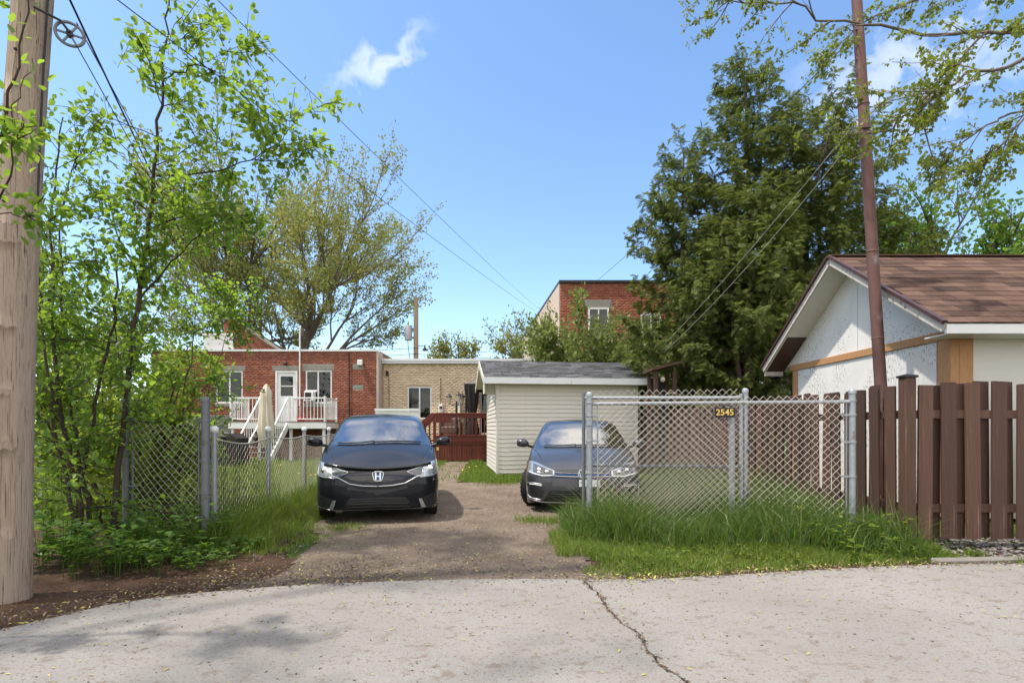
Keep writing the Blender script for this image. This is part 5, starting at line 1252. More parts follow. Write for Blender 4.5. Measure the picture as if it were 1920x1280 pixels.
MB().tube([(fx+.1, fy, 5.9), (fx+.5, fy, 5.9)], .02, 5).build('lamp_arm', M['black'], FP)
MB().tube([(fx, fy, 8.5), (fx, fy, 8.75)], .05, 6).build('insulator', M['stone'], FP)
for i, z in enumerate((5.75, 5.42, 5.10)):
    wire('line_wire', (-14, 30.2, z-.15), (fx, 29.85, z), .013, .1, M['cable'], ('top', 'middle', 'bottom')[i]+' wire left of the slim service pole', group='distribution wires')
    wire('line_wire', (fx, 29.85, z), (4, 30.4, z-.25), .013, .1, M['cable'], ('top', 'middle', 'bottom')[i]+' wire right of the slim service pole', group='distribution wires')

# ================================================================== vegetation
def unit(a): return a/np.maximum(1e-9, np.linalg.norm(a, axis=-1, keepdims=True))
OV = np.array([[0,0,0],[-.29,.33,.07],[-.23,.70,.06],[0,1,-.05],[.23,.70,.06],[.29,.33,.07],[0,.5,0]]); OF = [(0,6,1),(1,6,2),(6,3,2),(0,5,6),(5,4,6),(6,4,3)]
DI = np.array([[0,0,0],[-.32,.5,.08],[0,1,-.05],[.32,.5,.08]]); DF = [(0,2,1),(0,3,2)]
def leaf_mesh(name, pos, ydir, size, tv, tf, mat, parent=None, width=1.0, rng=npr, nrm=None):
    """many leaves as one crown: each has its own place, direction, roll and size"""
    pos = np.asarray(pos); N = len(pos); y = unit(np.asarray(ydir)); r_ = rng.normal(size=(N,3)) if nrm is None else nrm+rng.normal(size=(N,3))*.35
    x = unit(np.cross(y, r_)); z = np.cross(x, y); s = np.asarray(size).reshape(N,1,1)
    L = (tv[None,:,0:1]*x[:,None,:]*width+tv[None,:,1:2]*y[:,None,:]+tv[None,:,2:3]*z[:,None,:])*s+pos[:,None,:]
    k = len(tv); F = (np.array(tf)[None]+(np.arange(N)*k)[:,None,None]).reshape(-1, 3)
    return mesh_obj(name, L.reshape(-1,3), F, mat, parent, True)
class Skel:
    def __init__(s, seed): s.t = []; s.r = random.Random(seed); s.tw = []
    def rv(s): return Vector((s.r.gauss(0,1), s.r.gauss(0,1), s.r.gauss(0,1)))
    def path(s, p, d, L, r0, r1, n, wander, pull):
        p = Vector(p); d = Vector(d).normalized(); P = [p.copy()]
        for i in range(n):
            d = (d+s.rv()*wander+Vector(pull)/n).normalized(); p = p+d*(L/n); P.append(p.copy())
        s.t.append((P, [r0+(r1-r0)*i/n for i in range(n+1)])); return P, d
    def grow(s, p, d, L, r, lvl, mx, ang=0.7, kids=(3,5), wander=.12, pull=(0,0,.25), ratio=.68, start=.35):
        P, _ = s.path(p, d, L, r, r*.45, 5, wander, pull)
        if lvl >= mx: s.tw.append(P); return
        for i in range(s.r.randint(*kids)):
            t_ = s.r.uniform(start, 1.0); k = min(4, int(t_*5)); q = P[k].lerp(P[k+1], t_*5-k); dd = (P[k+1]-P[k]).normalized()
            side = dd.cross(s.rv()).normalized(); a = ang*s.r.uniform(.6, 1.3)
            s.grow(q, dd*math.cos(a)+side*math.sin(a), L*ratio*s.r.uniform(.75, 1.15), r*(.62-.25*t_)*s.r.uniform(.8,1.1), lvl+1, mx, ang, kids, wander*1.15, pull, ratio, .2)
        s.grow(P[-1], P[-1]-P[-2], L*ratio, r*.45, lvl+1, mx, ang, kids, wander*1.15, pull, ratio, .2)
    def mesh(s, name, mat, parent):
        q = MB()
        for P, rd in s.t: q.tube(P, [max(x, .0022) for x in rd], 10 if rd[0] > .08 else 6 if rd[0] > .02 else 3, False)
        return q.build(name, mat, parent, True)
    def twig_points(s, per, jit):
        pos = []; dr = []
        for P in s.tw:
            for _ in range(per):
                t_ = s.r.uniform(.1, 1.02); k = min(len(P)-2, int(t_*(len(P)-1))); a = P[k].lerp(P[k+1], t_*(len(P)-1)-k); d = (P[k+1]-P[k]).normalized()
                o = s.rv()*jit; pos.append(a+o); dr.append(d*.7+s.rv()*.55)
        return np.array([p[:] for p in pos]), np.array([d[:] for d in dr])
M['leaf_sapling'] = leafmat('sapling_leaf', (0.060,0.115,0.020), (0.115,0.20,0.032), (0.42,0.62,0.06), .5, .38, (0.17,0.26,0.05))
M['leaf_weed'] = leafmat('weed_leaf', (0.055,0.115,0.022), (0.105,0.19,0.034), (0.30,0.48,0.05), .42, .4)
M['leaf_far'] = leafmat('spring_leaf', (0.15,0.185,0.045), (0.27,0.31,0.075), (0.42,0.42,0.10), .4, .6, (0.33,0.30,0.12))
M['leaf_yellow'] = leafmat('young_leaf', (0.14,0.15,0.025), (0.24,0.24,0.04), (0.42,0.42,0.06), .45, .6)
M['leaf_hedge'] = leafmat('hedge_leaf', (0.065,0.11,0.018), (0.15,0.21,0.028), (0.40,0.50,0.05), .5, .5, (0.22,0.27,0.04))
M['leaf_bright'] = leafmat('bright_leaf', (0.055,0.11,0.018), (0.10,0.19,0.028), (0.26,0.42,0.05), .45, .5)
M['leaf_shrub'] = leafmat('shrub_leaf', (0.095,0.125,0.035), (0.17,0.21,0.055), (0.32,0.40,0.08), .42, .55, (0.26,0.26,0.12))
M['leaf_maple'] = leafmat('maple_bloom', (0.085,0.12,0.018), (0.16,0.20,0.028), (0.34,0.42,0.04), .45, .5, (0.24,0.22,0.04))
M['cedar'] = leafmat('cedar_spray', (0.044,0.070,0.018), (0.115,0.155,0.032), (0.24,0.30,0.05), .34, .6, (0.26,0.26,0.06))

# --- saplings by the left panel: stems follow the photograph's, leaves on their twigs
def sapling(name, label, stems, per, seed, lsize, branches=9, bl=(.5,1.1)):
    base = stems[0][0][0]; o = thing(name, label, 'tree', (base[0], base[1], 0)); s = Skel(seed); r_ = s.r
    for pts, r0, zmin in stems:
        P = []
        pts = [Vector(p) for p in pts]
        if 0 < pts[0].z < 1.0: pts.insert(0, Vector((pts[0].x, pts[0].y, -.06)))
        for a, b_ in zip(pts, pts[1:]):
            for k in range(5): P.append(a.lerp(b_, k/5)+Vector((r_.gauss(0,.012), r_.gauss(0,.012), 0)))
        P.append(pts[-1]); n = len(P); s.t.append((P, [r0*(1-.86*i/n) for i in range(n)])); s.tw.append(P[int(n*.8):])
        plen = sum((b_-a).length for a, b_ in zip(pts, pts[1:]))
        for i in range(max(2, int(branches*min(1.0, plen/3.6)))):
            k = min(n-2, int(n*(.12+.86*r_.random()**1.25)))
            if P[k].z < zmin*.6: continue
            d = Vector((r_.gauss(0,1), r_.gauss(0,.9), r_.uniform(-.1,.8))).normalized(); L = r_.uniform(*bl)*(1.05-.55*k/n)
            Q, dd = s.path(P[k], d, L, r0*.32*(1-.6*k/n), .003, 6, .14, (0,0,.1)); s.tw.append(Q[1:])
            for j in range(r_.randint(4,7)):
                m_ = r_.randint(1, 5); d2 = ((Q[m_+1]-Q[m_]).normalized()+s.rv()*.8).normalized(); Q2, _ = s.path(Q[m_], d2, L*r_.uniform(.3,.65), .004, .002, 4, .15, (0,0,.05)); s.tw.append(Q2)
    s.mesh('trunk', M['bark'], o)
    pos, dr = s.twig_points(per, .045); dr[:,2] -= .25
    leaf_mesh('crown', pos, dr, npr.uniform(lsize*.6, lsize*1.2, len(pos)), OV, OF, M['leaf_sapling'], o, nrm=np.array([0,0,1.0]))
    return o
S5 = lambda *q: [at(x, y, Y) for x, y, Y in q]
sapling('sapling_tree', 'tall slender sapling with dark stem left of the grey mesh panel',
    [(S5((215,985,5.6),(238,720,5.6),(262,540,5.65),(288,340,5.7),(300,200,5.7),(312,60,5.7),(318,-60,5.75)), .034, .9),
     (S5((262,560,5.65),(320,490,5.6),(372,440,5.55),(430,400,5.5)), .014, .5),
     (S5((290,330,5.7),(400,322,5.6),(470,300,5.5),(530,262,5.45),(570,205,5.45)), .011, .5),
     (S5((275,430,5.7),(360,400,5.9),(440,410,6.0),(500,420,6.1)), .010, .5),
     (S5((305,150,5.7),(370,120,5.6),(415,140,5.6),(430,90,5.6)), .009, .5)], 10, 31, .08, 30, (.45,1.05))
sapling('sapling_tree', 'leaning many stemmed sapling right behind the wooden utility pole',
    [(S5((150,950,5.3),(110,760,5.3),(92,560,5.4),(100,380,5.5),(118,220,5.5)), .030, .7),
     (S5((135,960,5.2),(100,800,5.1),(82,640,5.0),(75,500,5.0)), .024, .7),
     (S5((165,940,5.5),(135,780,5.6),(120,600,5.8),(110,430,5.9),(150,250,6.0)), .026, .7),
     (S5((140,955,5.4),(180,760,5.6),(215,600,5.8),(225,450,6.0),(190,330,6.1)), .024, .7)], 9, 32, .076, 24, (.5,1.05))
sapling('sapling_tree', 'bushy sapling behind the grey mesh panel',
    [(S5((290,940,6.6),(330,800,6.8),(360,650,7.0),(370,520,7.1)), .020, .9),
     (S5((270,940,6.5),(250,780,6.6),(215,620,6.7),(200,480,6.8)), .020, .9),
     (S5((300,930,6.7),(380,760,7.2),(420,640,7.4),(440,560,7.5)), .014, .9)], 10, 33, .072, 24, (.5,1.05))
sapling('overhanging_branch', 'leafy branches in front of the upper utility pole at the frame edge',
    [(S5((-160,900,3.1),(-60,500,3.05),(5,260,3.0),(30,120,3.0),(70,-40,3.0)), .020, 2.1),
     (S5((-60,500,3.05),(15,330,2.9),(28,200,2.9),(60,110,2.9)), .008, 2.1),
     (S5((-40,420,3.0),(20,400,2.9),(80,420,2.9)), .006, 2.1)], 9, 34, .06, 8, (.15,.32))
# leafy undergrowth at their feet
def weeds(name, label, n, area, hmax, size, seed, mat, cat='plants', kind='stuff'):
    r_ = random.Random(seed); pos = []; dr = []; q = MB()
    for i in range(n):
        x, y = area(r_); h = hmax*r_.uniform(.3, 1.0); top_ = Vector((x+r_.gauss(0,.06), y+r_.gauss(0,.06), h)); q.tube([(x,y,-.03), top_], .003, 3, False)
        for j in range(r_.randint(5, 10)):
            a = r_.uniform(0, 6.28); t_ = r_.uniform(.35, 1); p = Vector((x,y,0)).lerp(top_, t_); pos.append(p[:]); dr.append((math.cos(a), math.sin(a), r_.uniform(-.1,.5)))
    st = leaf_mesh(name, np.array(pos), np.array(dr), npr.uniform(size*.6, size*1.25, len(pos)), OV, OF, mat, None, nrm=np.array([0,0,1.6]))
    tag(st, label, cat, kind=kind); ORG[st.name] = Vector((0,0,0)); q.build('stems', M['leaf_weed'], st); return st
weeds('undergrowth', 'leafy green undergrowth below the saplings beside the utility pole', 190, lambda r_: (lambda x: (x, r_.uniform(4.45+.18*abs(x+3.4), 5.9)))(r_.uniform(-4.6,-3.05)), .50, .085, 41, M['leaf_weed'])
weeds('ground_weeds', 'small weeds creeping over the soil in front of the mesh panel', 190, lambda r_: (lambda x: (x, r_.uniform(4.75, 5.75)))(r_.uniform(-3.75,-2.65)), .14, .05, 42, M['leaf_weed'])
weeds('panel_weeds', 'bright leafy weeds behind the grey mesh panel', 130, lambda r_: (r_.uniform(-4.6,-3.45), r_.uniform(6.1, 7.2)), .95, .075, 43, M['leaf_hedge'])

# --- yard shrubs behind the low fence
def bush(name, label, c, rad, h, n, size, mat, seed, group=None, stems=7):
    s = Skel(seed); r_ = s.r; o = thing(name, label, 'shrub', (c[0], c[1], 0), group=group)
    pos = []; dr = []
    for i in range(stems):
        a = r_.uniform(0, 6.28); d = Vector((math.cos(a)*rad*.8, math.sin(a)*rad*.8, h*r_.uniform(.7,1.0))); P, _ = s.path((c[0]+math.cos(a)*.15, c[1]+math.sin(a)*.15, -.05), d, d.length, .03, .006, 7, .07, (0,0,.1))
        for j in range(16):
            k = r_.randint(1, 6); dd = (Vector((r_.gauss(0,1), r_.gauss(0,1), r_.uniform(0,1))).normalized()+(P[k+1]-P[k]).normalized()*.6); Q, _ = s.path(P[k], dd, rad*r_.uniform(.25,.6), .008, .002, 4, .15, (0,0,.15)); s.tw.append(Q)
    s.mesh('stems', M['bark'], o)
    pos, dr = s.twig_points(max(1, n//len(s.tw)), size*.8)
    leaf_mesh('foliage', pos, dr, npr.uniform(size*.6, size*1.3, len(pos)), DI, DF, mat, o, 1.2); return o
for i, (x, y, rad, h, n, lab, mt_) in enumerate((
    (-6.75, 9.0, 1.2, 3.6, 6000, 'sunlit yellow green shrub right behind the saplings', 'leaf_hedge'),
    (-9.3, 11.8, 1.5, 4.2, 6500, 'tall backlit shrub in the left yard near the balcony', 'leaf_hedge'),
    (-11.2, 13.5, 2.0, 4.6, 5200, 'broad shrub at the far left of the yard', 'leaf_bright'),
    (-5.2, 7.3, .8, 1.7, 2600, 'low bright shrub behind the grey mesh panel', 'leaf_hedge'),
    (-4.75, 6.5, .75, 2.3, 4200, 'bright leafy shrub filling the gap between pole and mesh panel', 'leaf_hedge'),
    (-8.0, 7.4, 1.5, 3.6, 3600, 'dense shrub hidden by the utility pole', 'leaf_bright'))):
    bush('yard_shrub', lab, (x, y), rad, h, n, .075 if y < 10 else .10, M[mt_], 50+i, 'shrubs in the left yard')
bush('lilac_shrub', 'tall loose shrub with pale new leaves behind the shed roof', (2.6, 20.2), 2.6, 5.9, 26000, .15, M['leaf_shrub'], 61, stems=22)
bush('lilac_shrub', 'loose pale shrub between the shed and the cedars', (4.3, 18.8), 1.7, 4.7, 12000, .12, M['leaf_shrub'], 62, stems=16)
bush('vine_thicket', 'low leafy thicket at the foot of the cedars beside the shed', (5.0, 13.0), .7, 2.3, 3600, .07, M['leaf_shrub'], 63, stems=9)

# --- big spring trees
def tree(name, label, base, H, r0, seed, mat, leaf, per, mx=4, spread=.62, trunk_h=.28, lean=(0,0,0), kids=(3,5), bark='bark_grey', group=None, limbs=6):
    o = thing(name, label, 'tree', (base[0], base[1], 0), group=group); s = Skel(seed); r_ = s.r
    P, d = s.path((base[0], base[1], -.1), Vector((0,0,1))+Vector(lean), H*trunk_h, r0, r0*.8, 6, .03, (0,0,.2))
    P2, d2 = s.path(P[-1], d, H*.42, r0*.78, r0*.22, 7, .05, (0,0,.3))
    for i in range(limbs):
        k = r_.randint(0, 5); a = 2*math.pi*i/limbs+r_.uniform(-.4,.4); el = r_.uniform(.28, 1.1)
        dd = Vector((math.cos(a)*math.cos(el), math.sin(a)*math.cos(el), math.sin(el)))
        s.grow(P2[k] if i > 1 else P[-1], dd, H*spread*r_.uniform(.36,.5), r0*.42, 1, mx, .55, kids, .09, (0,0,.28), .62)
    s.grow(P2[-1], d2, H*.2, r0*.22, 2, mx, .55, kids, .09, (0,0,.3), .66)
    s.mesh('trunk', M[bark], o)
    pos, dr = s.twig_points(per, leaf*.9); leaf_mesh('crown', pos, dr, npr.uniform(leaf*.5, leaf*1.25, len(pos)), DI, DF, mat, o, 1.1); return o
tree('maple_tree', 'big spreading tree with sparse olive spring leaves behind the red brick house', (-13.6, 34), 21.0, .33, 71, M['leaf_far'], .16, 36, 4, .66, .20, kids=(3,5), limbs=13)
tree('maple_tree', 'second bare limbed tree left of the big spreading tree', (-18.5, 36), 22, .40, 72, M['leaf_far'], .22, 20, 4, .52, .3, kids=(3,4), limbs=7)
tree('background_tree', 'small round yellow green tree above the beige house roof', (-4.9, 50), 11.0, .25, 73, M['leaf_yellow'], .26, 22, 3, .6, .2, kids=(4,6), limbs=8, group='trees far behind the houses')
tree('background_tree', 'pale yellow tree left of the stucco wall', (1.0, 52), 13.5, .28, 74, M['leaf_yellow'], .26, 16, 3, .6, .2, kids=(4,6), limbs=8, group='trees far behind the houses')
tree('green_tree', 'bright green tree behind the garage roof', (15.6, 19.0), 10.6, .24, 75, M['leaf_bright'], .17, 40, 3, .62, .25, kids=(4,6), limbs=9)
tree('overhanging_tree', 'tree above the left frame edge dropping leafy shade on the lane', (-5.5, 2.3), 8.6, .11, 78, M['leaf_sapling'], .11, 11, 3, .7, .46, kids=(4,6), bark='bark', limbs=9)
tree('green_tree', 'leafy tree at the far left behind the utility pole', (-17.5, 20), 10.5, .22, 76, M['leaf_bright'], .17, 22, 3, .62, .2, kids=(4,6), limbs=9)

# --- cedars: drooping flat sprays on upswept branches
sp_v = []; sp_f = []
for k, (a, L, w_, yo) in enumerate(((0,1,.045,0),(.7,.50,.05,.1),(-.7,.52,.05,.16),(.65,.48,.05,.3),(-.65,.46,.05,.38),(.6,.40,.05,.5),(-.6,.38,.05,.57),(.5,.28,.045,.7),(-.5,.26,.045,.74))):
    o0 = np.array([.0, yo, -.1*yo*yo]); d = np.array([math.sin(a), math.cos(a), -.12*abs(a)]); pz = np.array([math.cos(a), -math.sin(a), 0])
    b0 = len(sp_v); sp_v += [o0, o0+d*L*.55+pz*w_+[0,0,.03], o0+d*L+[0,0,-.12*L], o0+d*L*.55-pz*w_+[0,0,.03]]; sp_f += [(b0, b0+2, b0+1), (b0, b0+3, b0+2)]
sp_v = np.array(sp_v)
def cedar(label, base, H, rad, seed, bare=.25, n=360, lean=0.0):
    o = thing('cedar_tree', label, 'tree', (base[0], base[1], 0), group='cedars behind the fence'); s = Skel(seed); r_ = s.r
    P, _ = s.path((base[0], base[1], -.1), (lean, 0, 1), H, .17, .015, 14, .012, (0,0,.1)); pos = []; dr = []; sz = []
    P2, _ = s.path(P[3], (r_.uniform(-.3,.3), r_.uniform(-.2,.2), 1), H*.66, .09, .012, 11, .02, (0,0,.3))
    for i in range(n):
        T_ = P if r_.random() < .68 else P2; t_ = r_.uniform(.07, .99)**.92; k = min(len(T_)-2, int(t_*(len(T_)-1))); q = T_[k].lerp(T_[k+1], t_*(len(T_)-1)-k)
        hrel = q.z/H
        prof = rad*min(1.0, .58+1.5*hrel)*(1-hrel)**.40*r_.uniform(.4, 1.15)+.2
        a = r_.uniform(0, 6.28); d = Vector((math.cos(a), math.sin(a), r_.uniform(-.15,.35)))
        B_, _ = s.path(q, d, prof, .022*(1-hrel)+.006, .003, 6, .06, (0,0,.55))
        m_ = max(10, int(prof*41))
        for j in range(m_):
            u_ = min(1.02, r_.uniform(.25, 1.2)); k2 = min(5, int(u_*6)); pp_ = B_[k2].lerp(B_[k2+1], u_*6-k2)
            out = Vector((d.x, d.y, 0)).normalized(); v_ = out*r_.uniform(.1,.9)+s.rv()*.45+Vector((0,0,-.55+.5*hrel))
            pos.append((pp_+s.rv()*.07)[:]); dr.append(v_[:]); sz.append(r_.uniform(.12,.28))
    s.mesh('trunk', M['bark_red'], o)
    leaf_mesh('crown', np.array(pos), np.array(dr), np.array(sz), sp_v, sp_f, M['cedar'], o, nrm=np.array([0,-.3,.8])); return o
cedar('left cedar with drooping sprays beside the orange brick house', (5.1, 15.4), 9.4, 2.1, 81, n=280)
cedar('tallest cedar with a bare pointed top left of the rusty pole', (6.9, 15.2), 11.9, 2.3, 82, n=310)
cedar('cedar with bare upper twigs directly behind the rusty pole', (8.8, 15.6), 11.0, 2.3, 83, n=230)
cedar('front cedar crowding the garage gable', (6.1, 13.8), 7.3, 1.9, 84, n=230)
cedar('right cedar fading out above the garage ridge', (11.0, 16.6), 8.6, 2.2, 85, n=200)

# --- flowering maple hanging in from the right
MT = thing('flowering_maple', 'maple branches with yellow green blossom tufts hanging in from the right', 'tree', (10.4, 6.3, 0))
s = Skel(91); r_ = s.r
P, d = s.path((10.4, 6.3, -.1), (-.03, .02, 1), 4.2, .24, .2, 6, .03, (0,0,.1))
tufts = []
def limb(pts, r0, kids, depth):
    pts = [Vector(p) for p in pts]; Q = []
    for a, b_ in zip(pts, pts[1:]):
        for k in range(6): Q.append(a.lerp(b_, k/6)+s.rv()*.03)
    Q.append(pts[-1]); n = len(Q); s.t.append((Q, [r0*(1-.85*i/n) for i in range(n)]))
    for i in range(kids):
        k = r_.randint(n//4, n-2); dd = ((Q[k+1]-Q[k]).normalized()+s.rv()*.45+Vector((-.25,0,-.30))).normalized(); L = r_.uniform(.4, 1.1)
        B_, _ = s.path(Q[k], dd, L, r0*.25+.003, .002, 7, .12, (-.1,0,-.2)); tufts.extend(B_[3:])
        for j in range(4):
            m_ = r_.randint(1, 5); B2, _ = s.path(B_[m_], (B_[m_+1]-B_[m_]).normalized()+s.rv()*.5, L*r_.uniform(.25,.5), .003, .0015, 4, .14, (0,0,-.2)); tufts.extend(B2[2:])
    tufts.extend(Q[-3:])
hub = P[-1]
limb([hub]+S5((2300,80,6.6),(1930,60,6.8),(1640,55,7.0),(1480,10,7.2),(1345,2,7.3)), .034, 20, 2)
limb([hub]+S5((2300,150,6.3),(1930,110,6.2),(1800,150,6.1),(1700,215,6.0),(1630,265,6.0)), .030, 18, 2)
limb([hub]+S5((2250,60,6.0),(1960,20,5.8),(1830,70,5.7),(1760,160,5.7),(1735,240,5.7)), .026, 18, 2)
limb([hub]+S5((2300,220,6.8),(2000,180,7.0),(1880,215,7.1),(1800,270,7.2),(1745,300,7.3)), .028, 17, 2)
limb([hub]+S5((2280,0,7.0),(1950,-30,7.6),(1750,-20,7.9),(1620,40,8.0),(1540,120,8.0)), .032, 17, 2)
limb([hub]+S5((2300,260,6.4),(2050,190,6.3),(1950,200,6.3),(1880,270,6.3),(1850,300,6.3)), .026, 15, 2)
for k in range(5): s.grow(hub, (r_.uniform(-.2,1), r_.uniform(-.6,.6), 1), 2.6, .09, 2, 4, .6, (2,4), .1, (0,0,.2))
for T_ in s.tw: tufts.extend(T_[2:])
s.mesh('trunk', M['bark_grey'], MT)
pos = []; dr = []
for p in tufts:
    if r_.random() < .62:
        for k in range(r_.randint(7, 12)): v_ = s.rv().normalized(); pos.append((p+v_*r_.uniform(.0,.05))[:]); dr.append((v_+Vector((0,0,-.4)))[:])
leaf_mesh('crown', np.array(pos), np.array(dr), npr.uniform(.026, .062, len(pos)), DI, DF, M['leaf_maple'], MT, 1.3)

# ================================================================== grass
M['grass'] = leafmat('grass_blade', (0.070,0.120,0.016), (0.145,0.215,0.030), (0.34,0.46,0.05), .42, .45, (0.24,0.27,0.06))
M['grass_tall'] = leafmat('tall_grass_blade', (0.040,0.090,0.016), (0.080,0.150,0.026), (0.20,0.32,0.04), .38, .45, (0.20,0.20,0.07))
M['straw'] = leafmat('straw', (0.25,0.19,0.10), (0.38,0.30,0.17), (0.3,0.24,0.12), .25, .7)
def grass(name, label, n, sampler, hr, wr, mat, bend=.5, z0=-.035, clump=0):
    xy = np.array([sampler() for _ in range(n)]); N = len(xy)
    h = npr.uniform(hr[0], hr[1], N)*(.55+.45*npr.random(N)); w_ = npr.uniform(wr[0], wr[1], N)
    if xy.shape[1] > 2: h = h*xy[:,2]
    h = h*(.82+.3*np.sin(3.1*xy[:,0]+2*np.sin(2.3*xy[:,1]))*np.sin(3.7*xy[:,1]+1.0))
    a = npr.uniform(0, 2*np.pi, N); b_ = npr.uniform(.15, 1.0, N)*bend
    dx, dy = np.cos(a), np.sin(a); px_, py_ = -dy, dx
    fa = npr.uniform(-.9, .9, N); sx_, sy_ = np.cos(fa), np.sin(fa)          # blade faces, turned at random
    def pt(t_, side): return np.stack([xy[:,0]+dx*h*b_*t_**2+sx_*w_*side*.5, xy[:,1]+dy*h*b_*t_**2+sy_*w_*side*.5, z0+h*t_*(1-.35*b_*t_)], 1)
    V = np.stack([pt(0,-1), pt(0,1), pt(.55,.85), pt(.55,-.85), pt(1.0,0)], 1).reshape(-1,3)
    q = np.array([[0,1,2],[0,2,3],[3,2,4]]); F = (q[None]+(np.arange(N)*5)[:,None,None]).reshape(-1,3)
    return tag(mesh_obj(name, V, F, mat), label, 'grass', kind='stuff')
def lane_y(x):
    for a, b_ in zip(edge, edge[1:]):
        if a.x <= x <= b_.x: return a.y+(b_.y-a.y)*(x-a.x)/max(1e-6, b_.x-a.x)
    return 5.0
def fence_y(x): return A.y+(x-A.x)*AB.y/AB.x
rg_ = random.Random(17)
def sm_front():
    while True:
        x = rg_.uniform(.45, 4.35); y0 = lane_y(x)+.10+.05*math.sin(7*x)+(0.30*max(0, 1.0-x)); y1 = fence_y(x)-.1
        y = y0+(y1-y0)*rg_.random()
        if x < .75+.12*math.sin(9*y) and y < 5.3: continue
        return (x, y, min(1.0, .45+.9*(y-y0)/(y1-y0)))
grass('verge_grass', 'short bright grass verge between the lane and the chain link', 26000, sm_front, (.10,.27), (.004,.009), M['grass'], 1.2)
def sm_tall():
    while True:
        x = rg_.uniform(.65, 4.1); y = fence_y(x)+rg_.gauss(.05, .42)
        if fence_y(x)-.75 < y < 7.3 and not (x < 2.1 and y > 7.1): return (x, y, 1.0 if x > .95 else .6)
grass('tall_grass', 'tall rank grass growing through the chain link panel', 15000, sm_tall, (.42,.95), (.005,.011), M['grass_tall'], 1.15)
grass('back_grass', 'tall rank grass between the chain link panel and the receding brown fence', 9000, lambda: (lambda y: (rg_.uniform(2.45 if y > 7.0 else 1.1, 4.1), y, 1))(rg_.uniform(6.4, 10.5)), (.45,.95), (.007,.014), M['grass_tall'], .9)
grass('dry_stalks', 'dry straw stalks standing behind the chain link panel', 700, lambda: (rg_.uniform(1.0,3.6), rg_.uniform(6.5,7.5)), (.55,1.15), (.004,.007), M['straw'], .25)
def sm_left():
    while True:
        t_ = rg_.random(); y = 5.55+t_*7.0; xc = -3.30-.16*max(0, y-7.2)*.9; x = xc+rg_.gauss(.18,.30)
        if x < -2.45-.16*max(0, y-6.5)*.9+(.15*math.sin(5*y)) and not (y < 5.9 and x < -3.4): return (x, y, 1.15 if abs(x-xc) < .25 else .6)
grass('fence_grass', 'long grass along the low ball topped fence', 17000, sm_left, (.22,.60), (.005,.010), M['grass'], .9)
grass('yard_grass', 'long yard grass behind the low ball topped fence', 26000, lambda: (lambda y: (rg_.uniform(-3.4-.16*max(0,y-7)-8.5*min(1,(y-5.5)/6), -3.35-.16*max(0, y-7)), y, 1))(rg_.uniform(6.2, 18.5)), (.22,.55), (.012,.026), M['grass'], .8)
def sm_lawn():
    while True:
        x, y = rg_.uniform(-4.2, 3.6), rg_.uniform(11.9, 20.9)
        if (-.42+(y-14.4)*-.12) < x < 3.4 and y > 14.35+(x+.42)*.12: continue
        if -2.2-.04*(y-12) < x < -1.3-.04*(y-12) and rg_.random() < .93: continue
        if y < 12.6+.35*math.sin(3*x): continue
        return (x, y, 1)
grass('lawn_grass', 'bright lawn in front of the red deck', 19000, sm_lawn, (.06,.17), (.010,.018), M['grass'], .7)
grass('driveway_tufts', 'scattered grass tufts on the dirt driveway', 1500, lambda: (lambda c: (c[0]+rg_.gauss(0,c[2]), c[1]+rg_.gauss(0,c[2]), 1))(rg_.choice(((.25,7.35,.12),(.55,7.2,.15),(-2.3,6.1,.12),(-2.15,6.8,.15),(-.3,12.2,.3),(.6,5.9,.12),(-2.5,5.5,.12)))), (.05,.15), (.006,.010), M['grass'], .8, -.02)
grass('kerb_tufts', 'small grass tufts growing at the kerb', 420, lambda: (lambda c: (c[0]+rg_.gauss(0,.07), c[1]+rg_.gauss(0,.04), 1))(rg_.choice(((4.75,5.0),(5.1,5.02),(4.6,5.3),(4.3,5.05)))), (.05,.13), (.005,.009), M['grass'], .9, -.01)
weeds('verge_weeds', 'small clover like weeds mixed into the verge grass', 170, lambda r_: (lambda x: (x, lane_y(x)+r_.uniform(.12, 1.0)))(r_.uniform(.8, 4.2)), .10, .034, 45, M['leaf_hedge'])
grass('verge_straw', 'dry straw blades mixed into the verge grass', 1500, sm_front, (.08,.24), (.003,.006), M['straw'], 1.4)
grass('left_straw', 'dry straw blades in the grass along the low fence', 900, sm_left, (.15,.5), (.003,.006), M['straw'], 1.0)
weeds('fence_weeds', 'broad leafed weeds among the grass by the brown fence', 60, lambda r_: (r_.uniform(3.0,4.1), r_.uniform(5.0,7.0)), .5, .07, 44, M['leaf_hedge'])

